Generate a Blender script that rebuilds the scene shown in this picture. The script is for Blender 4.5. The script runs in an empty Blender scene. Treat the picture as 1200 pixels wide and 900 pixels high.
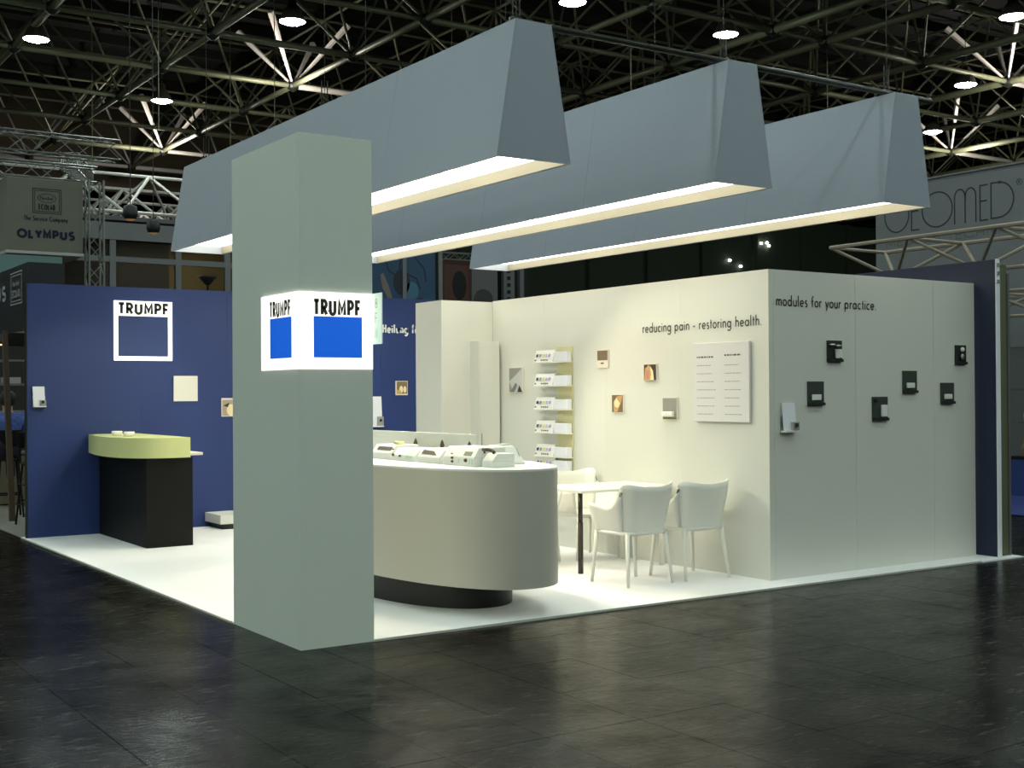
import bpy, bmesh, math, random
from mathutils import Vector, Matrix
random.seed(4)
scene = bpy.context.scene
COL = scene.collection
PI = math.pi

# ------------------------------------------------------------------ camera
cam_d = bpy.data.cameras.new('camera')
cam = bpy.data.objects.new('camera', cam_d)
COL.objects.link(cam)
cam_d.sensor_width = 36.0
cam_d.lens = 1466.6 * 36.0 / 1200.0
cam_d.clip_end = 300
CAM = Vector((-3.275, -7.272, 1.6))
yaw, pitch, roll = 0.591241537, 0.006856, -0.0063333
fw = Vector((math.sin(yaw)*math.cos(pitch), math.cos(yaw)*math.cos(pitch), math.sin(pitch)))
rt = Vector((math.cos(yaw), -math.sin(yaw), 0.0))
up = rt.cross(fw)
rt, up = math.cos(roll)*rt + math.sin(roll)*up, -math.sin(roll)*rt + math.cos(roll)*up
M = Matrix((rt, up, -fw)).transposed().to_4x4()
M.translation = CAM
cam.matrix_world = M
scene.camera = cam

# ------------------------------------------------------------------ world, exposure
world = bpy.data.worlds.new('hall_air')
scene.world = world
world.use_nodes = True
world.node_tree.nodes['Background'].inputs[0].default_value = (0.5, 0.6, 0.55, 1)
world.node_tree.nodes['Background'].inputs[1].default_value = 0.02
scene.view_settings.view_transform = 'Standard'
scene.view_settings.look = 'None'
scene.view_settings.exposure = 0.0
scene.view_settings.gamma = 1.0
scene.view_settings.use_curve_mapping = False
scene.cycles.max_bounces = 6
scene.cycles.diffuse_bounces = 4
scene.cycles.glossy_bounces = 4
scene.cycles.sample_clamp_indirect = 6
scene.cycles.use_denoising = True

# light levels
HALL_LAMP = 138.0        # radiance of the pendant hall lamps
HALL_TINT = (0.84, 1.0, 0.93)
DIFFUSER = 4.6           # radiance of the trough light diffusers
BOOTH_TINT = (1.0, 0.90, 0.66)
SPOT_W = 80.0

# ------------------------------------------------------------------ helpers
def s(r, g, b):
    f = lambda c: (c/255.0/12.92) if c/255.0 <= 0.04045 else ((c/255.0+0.055)/1.055)**2.4
    return (f(r), f(g), f(b), 1.0)

def mat(name, col, rough=0.6, metal=0.0, speck=0.0, scale=120.0, bump=0.0, spec=0.5, emit=None, estr=0.0):
    m = bpy.data.materials.new(name); m.use_nodes = True
    nt = m.node_tree; b = nt.nodes['Principled BSDF']
    b.inputs['Base Color'].default_value = col
    b.inputs['Roughness'].default_value = rough
    b.inputs['Metallic'].default_value = metal
    b.inputs['Specular IOR Level'].default_value = spec
    if emit:
        b.inputs['Emission Color'].default_value = (emit[0], emit[1], emit[2], 1)
        b.inputs['Emission Strength'].default_value = estr
    if speck > 0 or bump > 0:
        tc = nt.nodes.new('ShaderNodeTexCoord'); n = nt.nodes.new('ShaderNodeTexNoise')
        n.inputs['Scale'].default_value = scale; n.inputs['Detail'].default_value = 2
        nt.links.new(tc.outputs['Object'], n.inputs['Vector'])
        if speck > 0:
            mr = nt.nodes.new('ShaderNodeMapRange')
            mr.inputs['From Min'].default_value = 0.25; mr.inputs['From Max'].default_value = 0.75
            mr.inputs['To Min'].default_value = 1-speck; mr.inputs['To Max'].default_value = 1+speck
            nt.links.new(n.outputs['Fac'], mr.inputs['Value'])
            mx = nt.nodes.new('ShaderNodeVectorMath'); mx.operation = 'SCALE'
            mx.inputs[0].default_value = col[:3]
            nt.links.new(mr.outputs[0], mx.inputs['Scale'])
            nt.links.new(mx.outputs[0], b.inputs['Base Color'])
        if bump > 0:
            bp = nt.nodes.new('ShaderNodeBump'); bp.inputs['Strength'].default_value = bump
            bp.inputs['Distance'].default_value = 0.002
            nt.links.new(n.outputs['Fac'], bp.inputs['Height'])
            nt.links.new(bp.outputs[0], b.inputs['Normal'])
    return m

def emis(name, col, strength):
    m = bpy.data.materials.new(name); m.use_nodes = True
    nt = m.node_tree; nt.nodes.clear()
    e = nt.nodes.new('ShaderNodeEmission'); o = nt.nodes.new('ShaderNodeOutputMaterial')
    e.inputs[0].default_value = (col[0], col[1], col[2], 1); e.inputs[1].default_value = strength
    nt.links.new(e.outputs[0], o.inputs[0])
    return m

def tag(o, label=None, cat=None, group=None, kind=None):
    if label: o['label'] = label
    if cat: o['category'] = cat
    if group: o['group'] = group
    if kind: o['kind'] = kind
    return o

def empty(name, loc=(0, 0, 0), rz=0.0):
    o = bpy.data.objects.new(name, None); COL.objects.link(o)
    o.location = loc; o.rotation_euler = (0, 0, rz); o.empty_display_size = 0.1
    return o

class MB:
    """collects shapes, links them as one mesh object"""
    def __init__(self): self.v = []; self.f = []
    def box(self, x0, y0, z0, x1, y1, z1):
        n = len(self.v)
        self.v += [(x0,y0,z0),(x1,y0,z0),(x1,y1,z0),(x0,y1,z0),(x0,y0,z1),(x1,y0,z1),(x1,y1,z1),(x0,y1,z1)]
        self.f += [tuple(n+i for i in q) for q in ((0,3,2,1),(4,5,6,7),(0,1,5,4),(1,2,6,5),(2,3,7,6),(3,0,4,7))]
        return self
    def hexa(self, bot, top):
        n = len(self.v); k = len(bot)
        self.v += list(bot)+list(top)
        self.f += [tuple(n+i for i in reversed(range(k))), tuple(n+k+i for i in range(k))]
        self.f += [(n+i, n+(i+1) % k, n+k+(i+1) % k, n+k+i) for i in range(k)]
        return self
    def tube(self, a, b, r0, r1=None, k=8):
        a = Vector(a); b = Vector(b); r1 = r0 if r1 is None else r1
        d = (b-a).normalized(); u = d.orthogonal().normalized(); w = d.cross(u)
        bot = [tuple(a+(u*math.cos(2*PI*i/k)+w*math.sin(2*PI*i/k))*r0) for i in range(k)]
        top = [tuple(b+(u*math.cos(2*PI*i/k)+w*math.sin(2*PI*i/k))*r1) for i in range(k)]
        return self.hexa(bot, top)
    def lathe(self, prof, c=(0, 0, 0), k=24):
        n = len(self.v)
        for (r, z) in prof:
            for i in range(k):
                self.v.append((c[0]+r*math.cos(2*PI*i/k), c[1]+r*math.sin(2*PI*i/k), c[2]+z))
        for j in range(len(prof)-1):
            for i in range(k):
                self.f.append((n+j*k+i, n+j*k+(i+1) % k, n+(j+1)*k+(i+1) % k, n+(j+1)*k+i))
        self.f.append(tuple(n+i for i in reversed(range(k))))
        self.f.append(tuple(n+(len(prof)-1)*k+i for i in range(k)))
        return self
    def prism(self, pts, z0, z1):
        return self.hexa([(x, y, z0) for x, y in pts], [(x, y, z1) for x, y in pts])
    def poly(self, pts):
        n = len(self.v); self.v += [tuple(p) for p in pts]; self.f.append(tuple(range(n, n+len(pts)))); return self
    def build(self, name, m=None, parent=None, bevel=0.0, smooth=False, seg=2):
        me = bpy.data.meshes.new(name); me.from_pydata(self.v, [], self.f); me.update()
        o = bpy.data.objects.new(name, me); COL.objects.link(o)
        if m: me.materials.append(m)
        if parent is not None: o.parent = parent
        if smooth:
            for p in me.polygons: p.use_smooth = True
        if bevel > 0:
            bv = o.modifiers.new('bevel', 'BEVEL'); bv.width = bevel; bv.segments = seg; bv.limit_method = 'ANGLE'
        return o

def copy_tree(o, parent=None):
    c = o.copy(); COL.objects.link(c)
    if parent is not None: c.parent = parent
    for ch in list(o.children): copy_tree(ch, c)
    return c

# ---------------- geometric stroke lettering (capital height 1)
def arc(cx, cy, r, a0, a1, ry=None, n=None):
    ry = r if ry is None else ry
    n = n or max(4, int(abs(a1-a0)/14))
    return [(cx+r*math.cos(math.radians(a0+(a1-a0)*i/n)), cy+ry*math.sin(math.radians(a0+(a1-a0)*i/n))) for i in range(n+1)]
X = 0.6; R = 0.3
GL = {
 ' ': ([], .38), '.': ([[(.05, 0), (.05, .1)]], .22), '-': ([[(.0, .32), (.34, .32)]], .46), '·': ([[(.08, .45), (.08, .55)]], .3),
 'a': ([arc(.3, R, .27, 0, 360), [(.58, 0), (.58, X)]], .76),
 'b': ([arc(.3, R, .27, 0, 360), [(.03, 0), (.03, 1.05)]], .76),
 'c': ([arc(.3, R, .27, 50, 310)], .6),
 'd': ([arc(.3, R, .27, 0, 360), [(.58, 0), (.58, 1.05)]], .76),
 'e': ([[(.03, .3), (.57, .3)], arc(.3, R, .27, 0, 315)], .7),
 'f': ([[(.14, 0), (.14, .85)] + arc(.32, .85, .18, 180, 80), [(.0, .58), (.3, .58)]], .42),
 'g': ([arc(.3, R, .27, 0, 360), [(.58, X), (.58, -.08)] + arc(.3, -.08, .28, 0, -150, .24)], .76),
 'h': ([[(.05, 0), (.05, 1.05)], arc(.28, .36, .23, 180, 0) + [(.51, 0)]], .66),
 'i': ([[(.05, 0), (.05, X)], [(.05, .78), (.05, .88)]], .22),
 'k': ([[(.05, 0), (.05, 1.05)], [(.45, X), (.06, .27)], [(.14, .32), (.48, 0)]], .56),
 'l': ([[(.05, 0), (.05, 1.05)]], .22),
 'm': ([[(.05, 0), (.05, X)], arc(.24, .4, .19, 180, 0) + [(.43, 0)], arc(.62, .4, .19, 180, 0) + [(.81, 0)]], .96),
 'n': ([[(.05, 0), (.05, X)], arc(.28, .36, .23, 180, 0) + [(.51, 0)]], .66),
 'o': ([arc(.3, R, .27, 0, 360)], .68), 'ö': ([arc(.3, R, .27, 0, 360), [(.18, .76), (.18, .86)], [(.42, .76), (.42, .86)]], .68),
 'p': ([arc(.3, R, .27, 0, 360), [(.03, X), (.03, -.32)]], .76),
 'r': ([[(.05, 0), (.05, X)], arc(.25, .36, .2, 180, 60)], .42),
 's': ([arc(.2, .44, .14, 40, 270) + arc(.2, .155, .15, 90, -140)], .46),
 't': ([[(.14, 0), (.14, .88)], [(.0, .58), (.3, .58)]], .38),
 'u': ([[(.05, X), (.05, .24)] + arc(.28, .25, .23, 180, 360) + [(.51, X)], [(.51, 0), (.51, X)]], .66),
 'v': ([[(.0, X), (.24, 0), (.48, X)]], .54), 'w': ([[(.0, X), (.18, 0), (.36, X), (.54, 0), (.72, X)]], .78),
 'y': ([[(.0, X), (.26, 0)], [(.52, X), (.12, -.32)]], .58),
 'A': ([[(.0, 0), (.36, 1), (.72, 0)], [(.13, .33), (.59, .33)]], .8),
 'B': ([[(.05, .0), (.05, 1), (.25, 1)] + arc(.25, .76, .24, 90, -90) + [(.05, .52)], [(.25, .52)] + arc(.28, .26, .26, 90, -90) + [(.05, 0)]], .66),
 'C': ([arc(.5, .5, .46, 50, 310, .5)], .88),
 'D': ([[(.05, 0), (.05, 1), (.25, 1)] + arc(.25, .5, .48, 90, -90, .5) + [(.05, 0)]], .86),
 'E': ([[(.5, 1), (.05, 1), (.05, 0), (.5, 0)], [(.05, .52), (.46, .52)]], .6),
 'F': ([[(.5, 1), (.05, 1), (.05, 0)], [(.05, .5), (.45, .5)]], .58),
 'G': ([arc(.5, .5, .46, 50, 360, .5) + [(.52, .5)]], 1.05),
 'H': ([[(.05, 0), (.05, 1)], [(.6, 0), (.6, 1)], [(.05, .52), (.6, .52)]], .76),
 'I': ([[(.05, 0), (.05, 1)]], .24),
 'K': ([[(.05, 0), (.05, 1)], [(.55, 1), (.08, .48)], [(.16, .55), (.6, 0)]], .68),
 'L': ([[(.05, 1), (.05, 0), (.48, 0)]], .56),
 'M': ([[(.05, 0), (.05, 1), (.38, .25), (.71, 1), (.71, 0)]], .86),
 'N': ([[(.05, 0), (.05, 1), (.65, 0), (.65, 1)]], .82),
 'O': ([arc(.5, .5, .46, 0, 360, .5)], 1.05),
 'P': ([[(.05, 0), (.05, 1), (.28, 1)] + arc(.28, .73, .26, 90, -90) + [(.05, .47)]], .66),
 'R': ([[(.05, 0), (.05, 1), (.28, 1)] + arc(.28, .74, .25, 90, -90) + [(.05, .49)], [(.26, .48), (.56, 0)]], .68),
 'S': ([arc(.28, .74, .23, 35, 270, .25) + arc(.28, .25, .25, 90, -145, .25)], .62),
 'T': ([[(.0, 1), (.58, 1)], [(.29, 0), (.29, 1)]], .62),
 'U': ([[(.05, 1), (.05, .3)] + arc(.33, .3, .28, 180, 360) + [(.61, 1)]], .78),
 'Y': ([[(.0, 1), (.32, .5), (.64, 1)], [(.32, .5), (.32, 0)]], .7),
 'Z': ([[(.02, 1), (.55, 1), (.02, 0), (.58, 0)]], .66),
 '8': ([arc(.28, .74, .2, 0, 360, .24), arc(.28, .26, .25, 0, 360, .26)], .62),
 'm_round': ([[(.05, 0), (.05, .7)] + arc(.26, .76, .21, 180, 0, .24) + [(.47, 0)], arc(.68, .76, .21, 180, 0, .24) + [(.89, 0)]], 1.05),
}
def glyph_mesh(mb, strokes, ox, sx, hgt, w, P):
    for st in strokes:
        pts = [Vector((ox+x*sx, y*hgt)) for x, y in st]
        closed = (pts[0]-pts[-1]).length < 1e-6 and len(pts) > 3
        if closed: pts = pts[:-1]
        n = len(pts); L = []; Rr = []
        for i in range(n):
            a = pts[i-1] if (i > 0 or closed) else None
            b = pts[(i+1) % n] if (i < n-1 or closed) else None
            d1 = (pts[i]-a).normalized() if a is not None else None
            d2 = (b-pts[i]).normalized() if b is not None else None
            if d1 is None: d1 = d2
            if d2 is None: d2 = d1
            n1 = Vector((-d1.y, d1.x)); n2 = Vector((-d2.y, d2.x)); m = n1+n2
            if m.length < 0.2: m = n1.copy()
            m.normalize(); k = min(1/max(m.dot(n1), .3), 2.2)
            L.append(pts[i]+m*w*.5*k); Rr.append(pts[i]-m*w*.5*k)
        for i in range(n if closed else n-1):
            j = (i+1) % n
            mb.poly([P(Rr[i]), P(Rr[j]), P(L[j]), P(L[i])])
def lettering(text, origin, u, v, height, width, stroke, m, parent, name='lettering', keys=None):
    keys = keys or list(text)
    adv0 = sum(GL[c][1] for c in keys)
    sx = (width-stroke*.75*len(keys))/adv0; u = Vector(u); v = Vector(v); o = Vector(origin)
    mb = MB(); x = 0.0
    for c in keys:
        st, a = GL[c]
        glyph_mesh(mb, st, x, sx, height, stroke, lambda p: tuple(o+u*p.x+v*p.y))
        x += a*sx+stroke*.75
    return mb.build(name, m, parent)

# ------------------------------------------------------------------ materials
WHITE = s(222, 222, 212)
m_white = mat('white_wall_paint', WHITE, .62, speck=.05, scale=260, bump=.15)
m_white2 = mat('white_pillar_paint', s(222, 229, 219), .6, speck=.12, scale=260, bump=.2)
m_beam = mat('beam_paint', s(158, 166, 178), .6, speck=.12, scale=220, bump=.15)
m_beam_in = mat('beam_inner_beige', s(142, 138, 120), .5)
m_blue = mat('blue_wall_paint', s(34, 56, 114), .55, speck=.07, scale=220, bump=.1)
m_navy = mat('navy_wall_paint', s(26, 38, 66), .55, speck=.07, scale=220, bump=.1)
m_joint = mat('panel_joint_strip', s(96, 116, 170), .5)
m_carpet = mat('pale_carpet', s(243, 243, 243), .95, speck=.08, scale=420, bump=.6)
m_carpet_edge = mat('carpet_edge_strip', s(200, 200, 190), .5)
m_grey = mat('counter_silver_laminate', s(206, 200, 186), .5, metal=.1, speck=.05, scale=300)
m_top = mat('counter_top_white', s(246, 246, 240), .35)
m_dark = mat('dark_plinth', s(30, 31, 30), .5)
m_black = mat('black_laminate', s(11, 13, 10), .6, spec=.25)
m_green = mat('pale_green_laminate', s(228, 230, 160), .5, speck=.06, scale=220)
m_plastic = mat('ivory_plastic', s(248, 246, 236), .42)
m_tabletop = mat('table_top_white', s(242, 240, 228), .35)
m_tleg = mat('table_leg_dark', s(46, 34, 28), .45)
m_metal = mat('brushed_steel', s(190, 192, 190), .3, metal=.9)
m_darkmetal = mat('dark_tube', s(40, 42, 36), .45, metal=.4)
m_text = mat('dark_grey_vinyl', s(70, 70, 62), .6)
m_textdk = mat('black_vinyl', s(28, 28, 32), .6)
m_textw = mat('white_vinyl', s(250, 250, 245), .5, emit=(1, .97, .9), estr=.0)
m_signw = mat('lit_sign_white', s(250, 250, 240), .4, emit=(1.0, .98, .90), estr=1.25)
m_signb = mat('lit_sign_blue', s(20, 80, 190), .4, emit=s(20, 92, 200)[:3], estr=.85)
m_signb2 = mat('sign_blue_print', s(40, 62, 118), .5, emit=s(52, 80, 140)[:3], estr=.05)
m_grn_glass = mat('pale_green_plate', s(205, 228, 210), .3, emit=s(200, 225, 205)[:3], estr=.45)
m_grn_txt = mat('green_plate_print', s(190, 205, 150), .5)
m_device = mat('device_white', s(240, 240, 232), .38)
m_dev_dark = mat('device_dark_display', s(78, 62, 40), .3)
m_dev_olive = mat('device_olive_display', s(130, 132, 98), .3)
m_dev_mint = mat('device_mint_label', s(208, 222, 205), .4)
m_case = mat('display_case_dark', s(52, 62, 56), .5)
m_case2 = mat('display_case_black', s(22, 26, 24), .5)
m_paper = mat('paper_white', s(238, 240, 246), .7)
m_board = mat('notice_board_paper', s(226, 224, 222), .7)
m_print = mat('grey_print', s(165, 162, 158), .7)
m_print2 = mat('dark_print', s(90, 88, 84), .7)
m_frame = mat('picture_panel_edge', s(236, 226, 214), .6)
m_olive = mat('rack_shade_olive', s(214, 208, 160), .35)  # olive tint holds the yellowish shade between the leaflet shelves
m_hallfloor = None

def floor_material(name, tilejit):
    m = bpy.data.materials.new(name); m.use_nodes = True
    nt = m.node_tree; b = nt.nodes['Principled BSDF']; L = nt.links.new
    tc = nt.nodes.new('ShaderNodeTexCoord')
    geo = nt.nodes.new('ShaderNodeNewGeometry')
    n1 = nt.nodes.new('ShaderNodeTexNoise'); n1.inputs['Scale'].default_value = 1.3; n1.inputs['Detail'].default_value = 8; n1.inputs['Roughness'].default_value = .65
    n1.inputs['Distortion'].default_value = 1.2
    n2 = nt.nodes.new('ShaderNodeTexNoise'); n2.inputs['Scale'].default_value = 26; n2.inputs['Detail'].default_value = 6
    mp = nt.nodes.new('ShaderNodeMapping'); mp.inputs['Scale'].default_value = (1, 4, 1); mp.inputs['Rotation'].default_value = (0, 0, .35)
    n3 = nt.nodes.new('ShaderNodeTexNoise'); n3.inputs['Scale'].default_value = 5; n3.inputs['Detail'].default_value = 9; n3.inputs['Roughness'].default_value = .75
    L(geo.outputs['Position'], n1.inputs['Vector']); L(geo.outputs['Position'], n2.inputs['Vector'])
    L(geo.outputs['Position'], mp.inputs['Vector']); L(mp.outputs[0], n3.inputs['Vector'])
    cr = nt.nodes.new('ShaderNodeValToRGB')
    e = cr.color_ramp.elements
    e[0].position = .36; e[0].color = s(2, 3, 2); e[1].position = .74; e[1].color = s(33, 29, 21)
    L(n1.outputs['Fac'], cr.inputs['Fac'])
    cr3 = nt.nodes.new('ShaderNodeValToRGB'); e = cr3.color_ramp.elements
    e[0].position = .56; e[0].color = (0, 0, 0, 1); e[1].position = .80; e[1].color = (1, 1, 1, 1)
    L(n3.outputs['Fac'], cr3.inputs['Fac'])
    mx = nt.nodes.new('ShaderNodeMixRGB'); mx.blend_type = 'MIX'; mx.inputs['Color2'].default_value = s(112, 104, 86)
    mf = nt.nodes.new('ShaderNodeMath'); mf.operation = 'MULTIPLY'; mf.inputs[1].default_value = .5
    L(cr3.outputs[0], mf.inputs[0]); L(mf.outputs[0], mx.inputs['Fac']); L(cr.outputs[0], mx.inputs['Color1'])
    last = mx.outputs[0]
    if tilejit:
        oi = nt.nodes.new('ShaderNodeObjectInfo'); mr = nt.nodes.new('ShaderNodeMapRange')
        mr.inputs['To Min'].default_value = .93; mr.inputs['To Max'].default_value = 1.07
        L(oi.outputs['Random'], mr.inputs['Value'])
        sc = nt.nodes.new('ShaderNodeVectorMath'); sc.operation = 'SCALE'
        L(last, sc.inputs[0]); L(mr.outputs[0], sc.inputs['Scale']); last = sc.outputs[0]
    L(last, b.inputs['Base Color'])
    rr = nt.nodes.new('ShaderNodeMapRange'); rr.inputs['From Min'].default_value = .3; rr.inputs['From Max'].default_value = .7; rr.inputs['To Min'].default_value = .14; rr.inputs['To Max'].default_value = .33
    L(n3.outputs['Fac'], rr.inputs['Value']); L(rr.outputs[0], b.inputs['Roughness'])
    bp = nt.nodes.new('ShaderNodeBump'); bp.inputs['Strength'].default_value = .4; bp.inputs['Distance'].default_value = .004
    L(n2.outputs['Fac'], bp.inputs['Height']); L(bp.outputs[0], b.inputs['Normal'])
    sp = nt.nodes.new('ShaderNodeMapRange'); sp.inputs['From Min'].default_value = .3; sp.inputs['From Max'].default_value = .7
    sp.inputs['To Min'].default_value = .01; sp.inputs['To Max'].default_value = .12
    L(n1.outputs['Fac'], sp.inputs['Value']); L(sp.outputs[0], b.inputs['Specular IOR Level'])
    return m
m_floor = floor_material('dark_hall_floor', False)
m_tile = floor_material('dark_floor_tile', True)

# ------------------------------------------------------------------ hall shell
FZ = -0.012
tag(MB().box(-45, -45, FZ-.3, 80, 90, FZ-.006).build('floor', m_floor), kind='structure')
flo = bpy.data.objects['floor']
TW, TD = .56, .66
tile0 = None
for i in range(-9, 15):
    for j in range(-7, 9):
        x0 = 1.24-TW*2+i*TW; y0 = -.51+j*TD
        x1 = x0+TW; y1 = y0+TD
        if x1 > 8.0 or x0 < -3.9 or y0 < -4.6: continue
        if j >= 1 and x0 > -.2: continue          # booth floor lies there
        if j >= 5 and x0 < -2.5: continue
        if tile0 is None:
            tile0 = MB().box(-TW/2+.0017, -TD/2+.0017, -.005, TW/2-.0017, TD/2-.0017, 0).build('tile', m_tile, flo); t = tile0
        else:
            t = tile0.copy(); COL.objects.link(t)
        t.location = (x0+TW/2, y0+TD/2, FZ-.001+random.uniform(-.0005, .0005))
        t.rotation_euler = (random.uniform(-.0007, .0007), random.uniform(-.0007, .0007), 0)
        t.visible_shadow = True

m_deck = mat('roof_deck_dark', s(26, 27, 22), .8)
deck = MB().box(-45, -45, 14.6, 80, 90, 14.9)
tag(deck.build('ceiling', m_deck), kind='structure')
ceil = bpy.data.objects['ceiling']
rb = MB()
for k in range(46): rb.box(-20, 2+k*1.9, 14.25, 70, 2.22+k*1.9, 14.6)
tag(rb.build('deck_rib', m_deck, ceil), kind='stuff')
m_hwall = mat('hall_wall_dark_green', s(38, 50, 36), .8)
m_hwall2 = mat('hall_wall_dark', s(34, 34, 30), .8)
tag(MB().box(-45, 90, -.3, 80, 90.3, 14.6).build('wall_north', m_hwall2), kind='structure')
tag(MB().box(80, -45, -.3, 80.3, 90, 14.6).build('wall_east', m_hwall), kind='structure')
tag(MB().box(-45, -45.3, -.3, 80, -45, 14.6).build('wall_south', m_hwall2), kind='structure')
tag(MB().box(-45.3, -45, -.3, -45, 90, 14.6).build('wall_west', m_hwall2), kind='structure')
# dark green partition far behind the white cabin
part = MB().box(17.5, 33.5, FZ, 46, 33.8, 9.5)
pw = part.build('wall_far', m_hwall); tag(pw, kind='structure')
for k in range(9):
    MB().box(18.5+k*3.1, 33.3, FZ, 18.75+k*3.1, 33.5, 9.5).build('pilaster', m_hwall, pw)

# ------------------------------------------------------------------ roof space frame
H = 10.6; S = 9.0
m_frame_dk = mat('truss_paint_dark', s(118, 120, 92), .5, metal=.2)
m_frame_lt = mat('truss_paint_lamplit', s(196, 190, 178), .5)  # pale copy: glow of nearby lamps put into the chord colour
m_frame_glow = mat('truss_spindle_lamplit', s(236, 226, 214), .5)  # whitened so the struts look lit by nearby lamps
m_frame_far = mat('truss_lit_hem_grey', s(168, 166, 160), .5)  # lighter copy: light on the far bars is in the colour; plain grey on hem
def unode(ux, uy, z=H): return Vector((CAM.x+ux*S, CAM.y+uy*S, z))
def in_view(p):
    v = p-CAM; d = v.dot(fw)
    if d < 3: return None
    return (600+1466.6*v.dot(rt)/d, 450-1466.6*v.dot(up)/d, d)
frame = empty('roof_space_frame', (20, 30, H))
tag(frame, 'dark tubular steel space frame holding up the whole hall roof', 'roof truss')
bars = []
def add_bar(a, b, r, m, r2=None): bars.append((a, b, r, m, r2))
uxA = [1.245+.43*k for k in range(-6, 4)]; uxB = [2.747+.43*k for k in range(0, 10)]
uys = [2.04+.43*j for j in range(-1, 9)]
ux_all = uxA+uxB
pale = {(round(1.675, 2), 3), (round(1.675, 2), 6)}
nodes = []
TOP = 2.7
for i, ux in enumerate(ux_all):
    for j, uy in enumerate(uys):
        a = unode(ux, uy); nodes.append(a)
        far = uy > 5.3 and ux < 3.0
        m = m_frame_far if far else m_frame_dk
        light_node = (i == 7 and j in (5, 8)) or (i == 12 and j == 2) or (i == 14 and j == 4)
        big = (i+j) % 2 == 0
        if i+1 < len(ux_all):
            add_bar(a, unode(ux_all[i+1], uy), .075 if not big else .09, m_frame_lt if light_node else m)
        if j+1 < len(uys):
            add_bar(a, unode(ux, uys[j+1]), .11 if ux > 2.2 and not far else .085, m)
        # upper layer, offset by half a cell
        c = unode(ux+.215, uy+.215, H+TOP)
        for dx, dy in ((.215, .215), (-.215, .215), (.215, -.215), (-.215, -.215)):
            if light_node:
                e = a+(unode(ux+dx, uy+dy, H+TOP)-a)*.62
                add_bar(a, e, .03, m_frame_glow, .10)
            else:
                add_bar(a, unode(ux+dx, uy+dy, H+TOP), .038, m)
        if i+1 < len(ux_all): add_bar(c, unode(ux_all[i+1]+.215, uy+.215, H+TOP), .045, m)
        if j+1 < len(uys): add_bar(c, unode(ux+.215, uys[j+1]+.215, H+TOP), .045, m)
def uplight(p):
    d = bpy.data.lights.new('truss_uplight', 'POINT'); d.energy = 260; d.color = (1, .95, .88); d.shadow_soft_size = .15
    o = bpy.data.objects.new('truss_uplight', d); COL.objects.link(o); o.location = p
for i, j in ((7, 5), (7, 8), (12, 2), (14, 4)):
    if i < len(ux_all) and j < len(uys):
        uplight(unode(ux_all[i], uys[j], H-.55)+Vector((-.6, -1.2, 0)))
scored = []
for b in bars:
    a1 = in_view(b[0]); b1 = in_view(b[1])
    if a1 is None or b1 is None: continue
    if (a1[0] < -150 and b1[0] < -150) or (a1[0] > 1350 and b1[0] > 1350) or (a1[1] < -260 and b1[1] < -260): continue
    vis = 1 if (-20 < (a1[0]+b1[0])/2 < 1220 and -20 < (a1[1]+b1[1])/2) else .3
    scored.append((vis*math.hypot(a1[0]-b1[0], a1[1]-b1[1])*b[2]*1000/a1[2], b))
scored.sort(key=lambda t: -t[0])
unit = {}
def bar_obj(b):
    a, e, r, m, r2 = b
    key = (m.name, r, r2)
    L = (e-a).length
    if key not in unit:
        o = MB().tube((0, 0, 0), (0, 0, 1), r, r2 if r2 else r, 8).build('strut' if r < .07 else 'chord_tube', m, frame, smooth=True)
        unit[key] = o
    else:
        o = unit[key].copy(); COL.objects.link(o)
    o.location = a-frame.location; o.scale = (1, 1, L)
    o.rotation_mode = 'QUATERNION'; o.rotation_quaternion = (e-a).to_track_quat('Z', 'Y')
    return o
for sc_, b in scored[:290]: bar_obj(b)
for m in (m_frame_dk, m_frame_far, m_frame_lt, m_frame_glow):
    mb = MB(); off = frame.location
    for sc_, b in scored[290:]:
        if b[3] is m: mb.tube(b[0]-off, b[1]-off, b[2], b[4], 5)
    if mb.v: tag(mb.build('distant_strut', m, frame), kind='stuff')
nb = MB()
for p in nodes:
    q = in_view(p)
    if q and -40 < q[0] < 1240 and -100 < q[1]:
        c = p-frame.location; nb.lathe([(.05, -.17), (.17, -.08), (.19, 0), (.17, .08), (.05, .17)], c, 8)
tag(nb.build('node_ball', m_darkmetal, frame), kind='stuff')
# thin service cables strung through the frame
cb = MB()
for (ux, uy) in ((1.05, 3.2), (1.4, 3.6), (1.5, 3.5), (1.9, 2.9), (2.3, 2.8), (2.9, 2.6), (1.1, 4.0), (2.0, 3.3)):
    p = unode(ux, uy, H+TOP)-frame.location; cb.tube(p, p+Vector((0, 0, -5.5)), .012, None, 4)
tag(cb.build('drop_wire', m_frame_dk, frame), kind='stuff')

# ------------------------------------------------------------------ pendant hall lamps
m_hlamp = emis('hall_lamp_glow', HALL_TINT, HALL_LAMP)
m_shade = mat('lamp_shade_dark', s(50, 44, 38), .5)
lamps = []
SHOWN = [(42, 46), (189, 118), (343, 25), (671, 3), (851, 40), (1093, 155), (1132, 99), (1187, 20)]
for k in range(-14, 12):
    for q in range(-12, 11):
        ux = .85+.535*k; uy = 3.65+.54*q
        odd = ux > 2.2
        if (k+q) % 2 != (1 if odd else 0): continue
        if ux < -4.4 or uy < -2.6: continue
        if uy > 4.35 or (ux > 4.4 and uy > 3.3) or ux > 5.2: continue
        q_ = CAM+(unode(ux, uy, H)-CAM)*(8.7/9.0); v = in_view(q_)
        if v and 0 < v[0] < 1200 and v[1] > 0 and not any(abs(v[0]-a)+abs(v[1]-b) < 14 for a, b in SHOWN): continue   # nothing of it shows in the photo
        lamps.append((ux, uy))
lamp0 = None
seen = []
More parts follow.
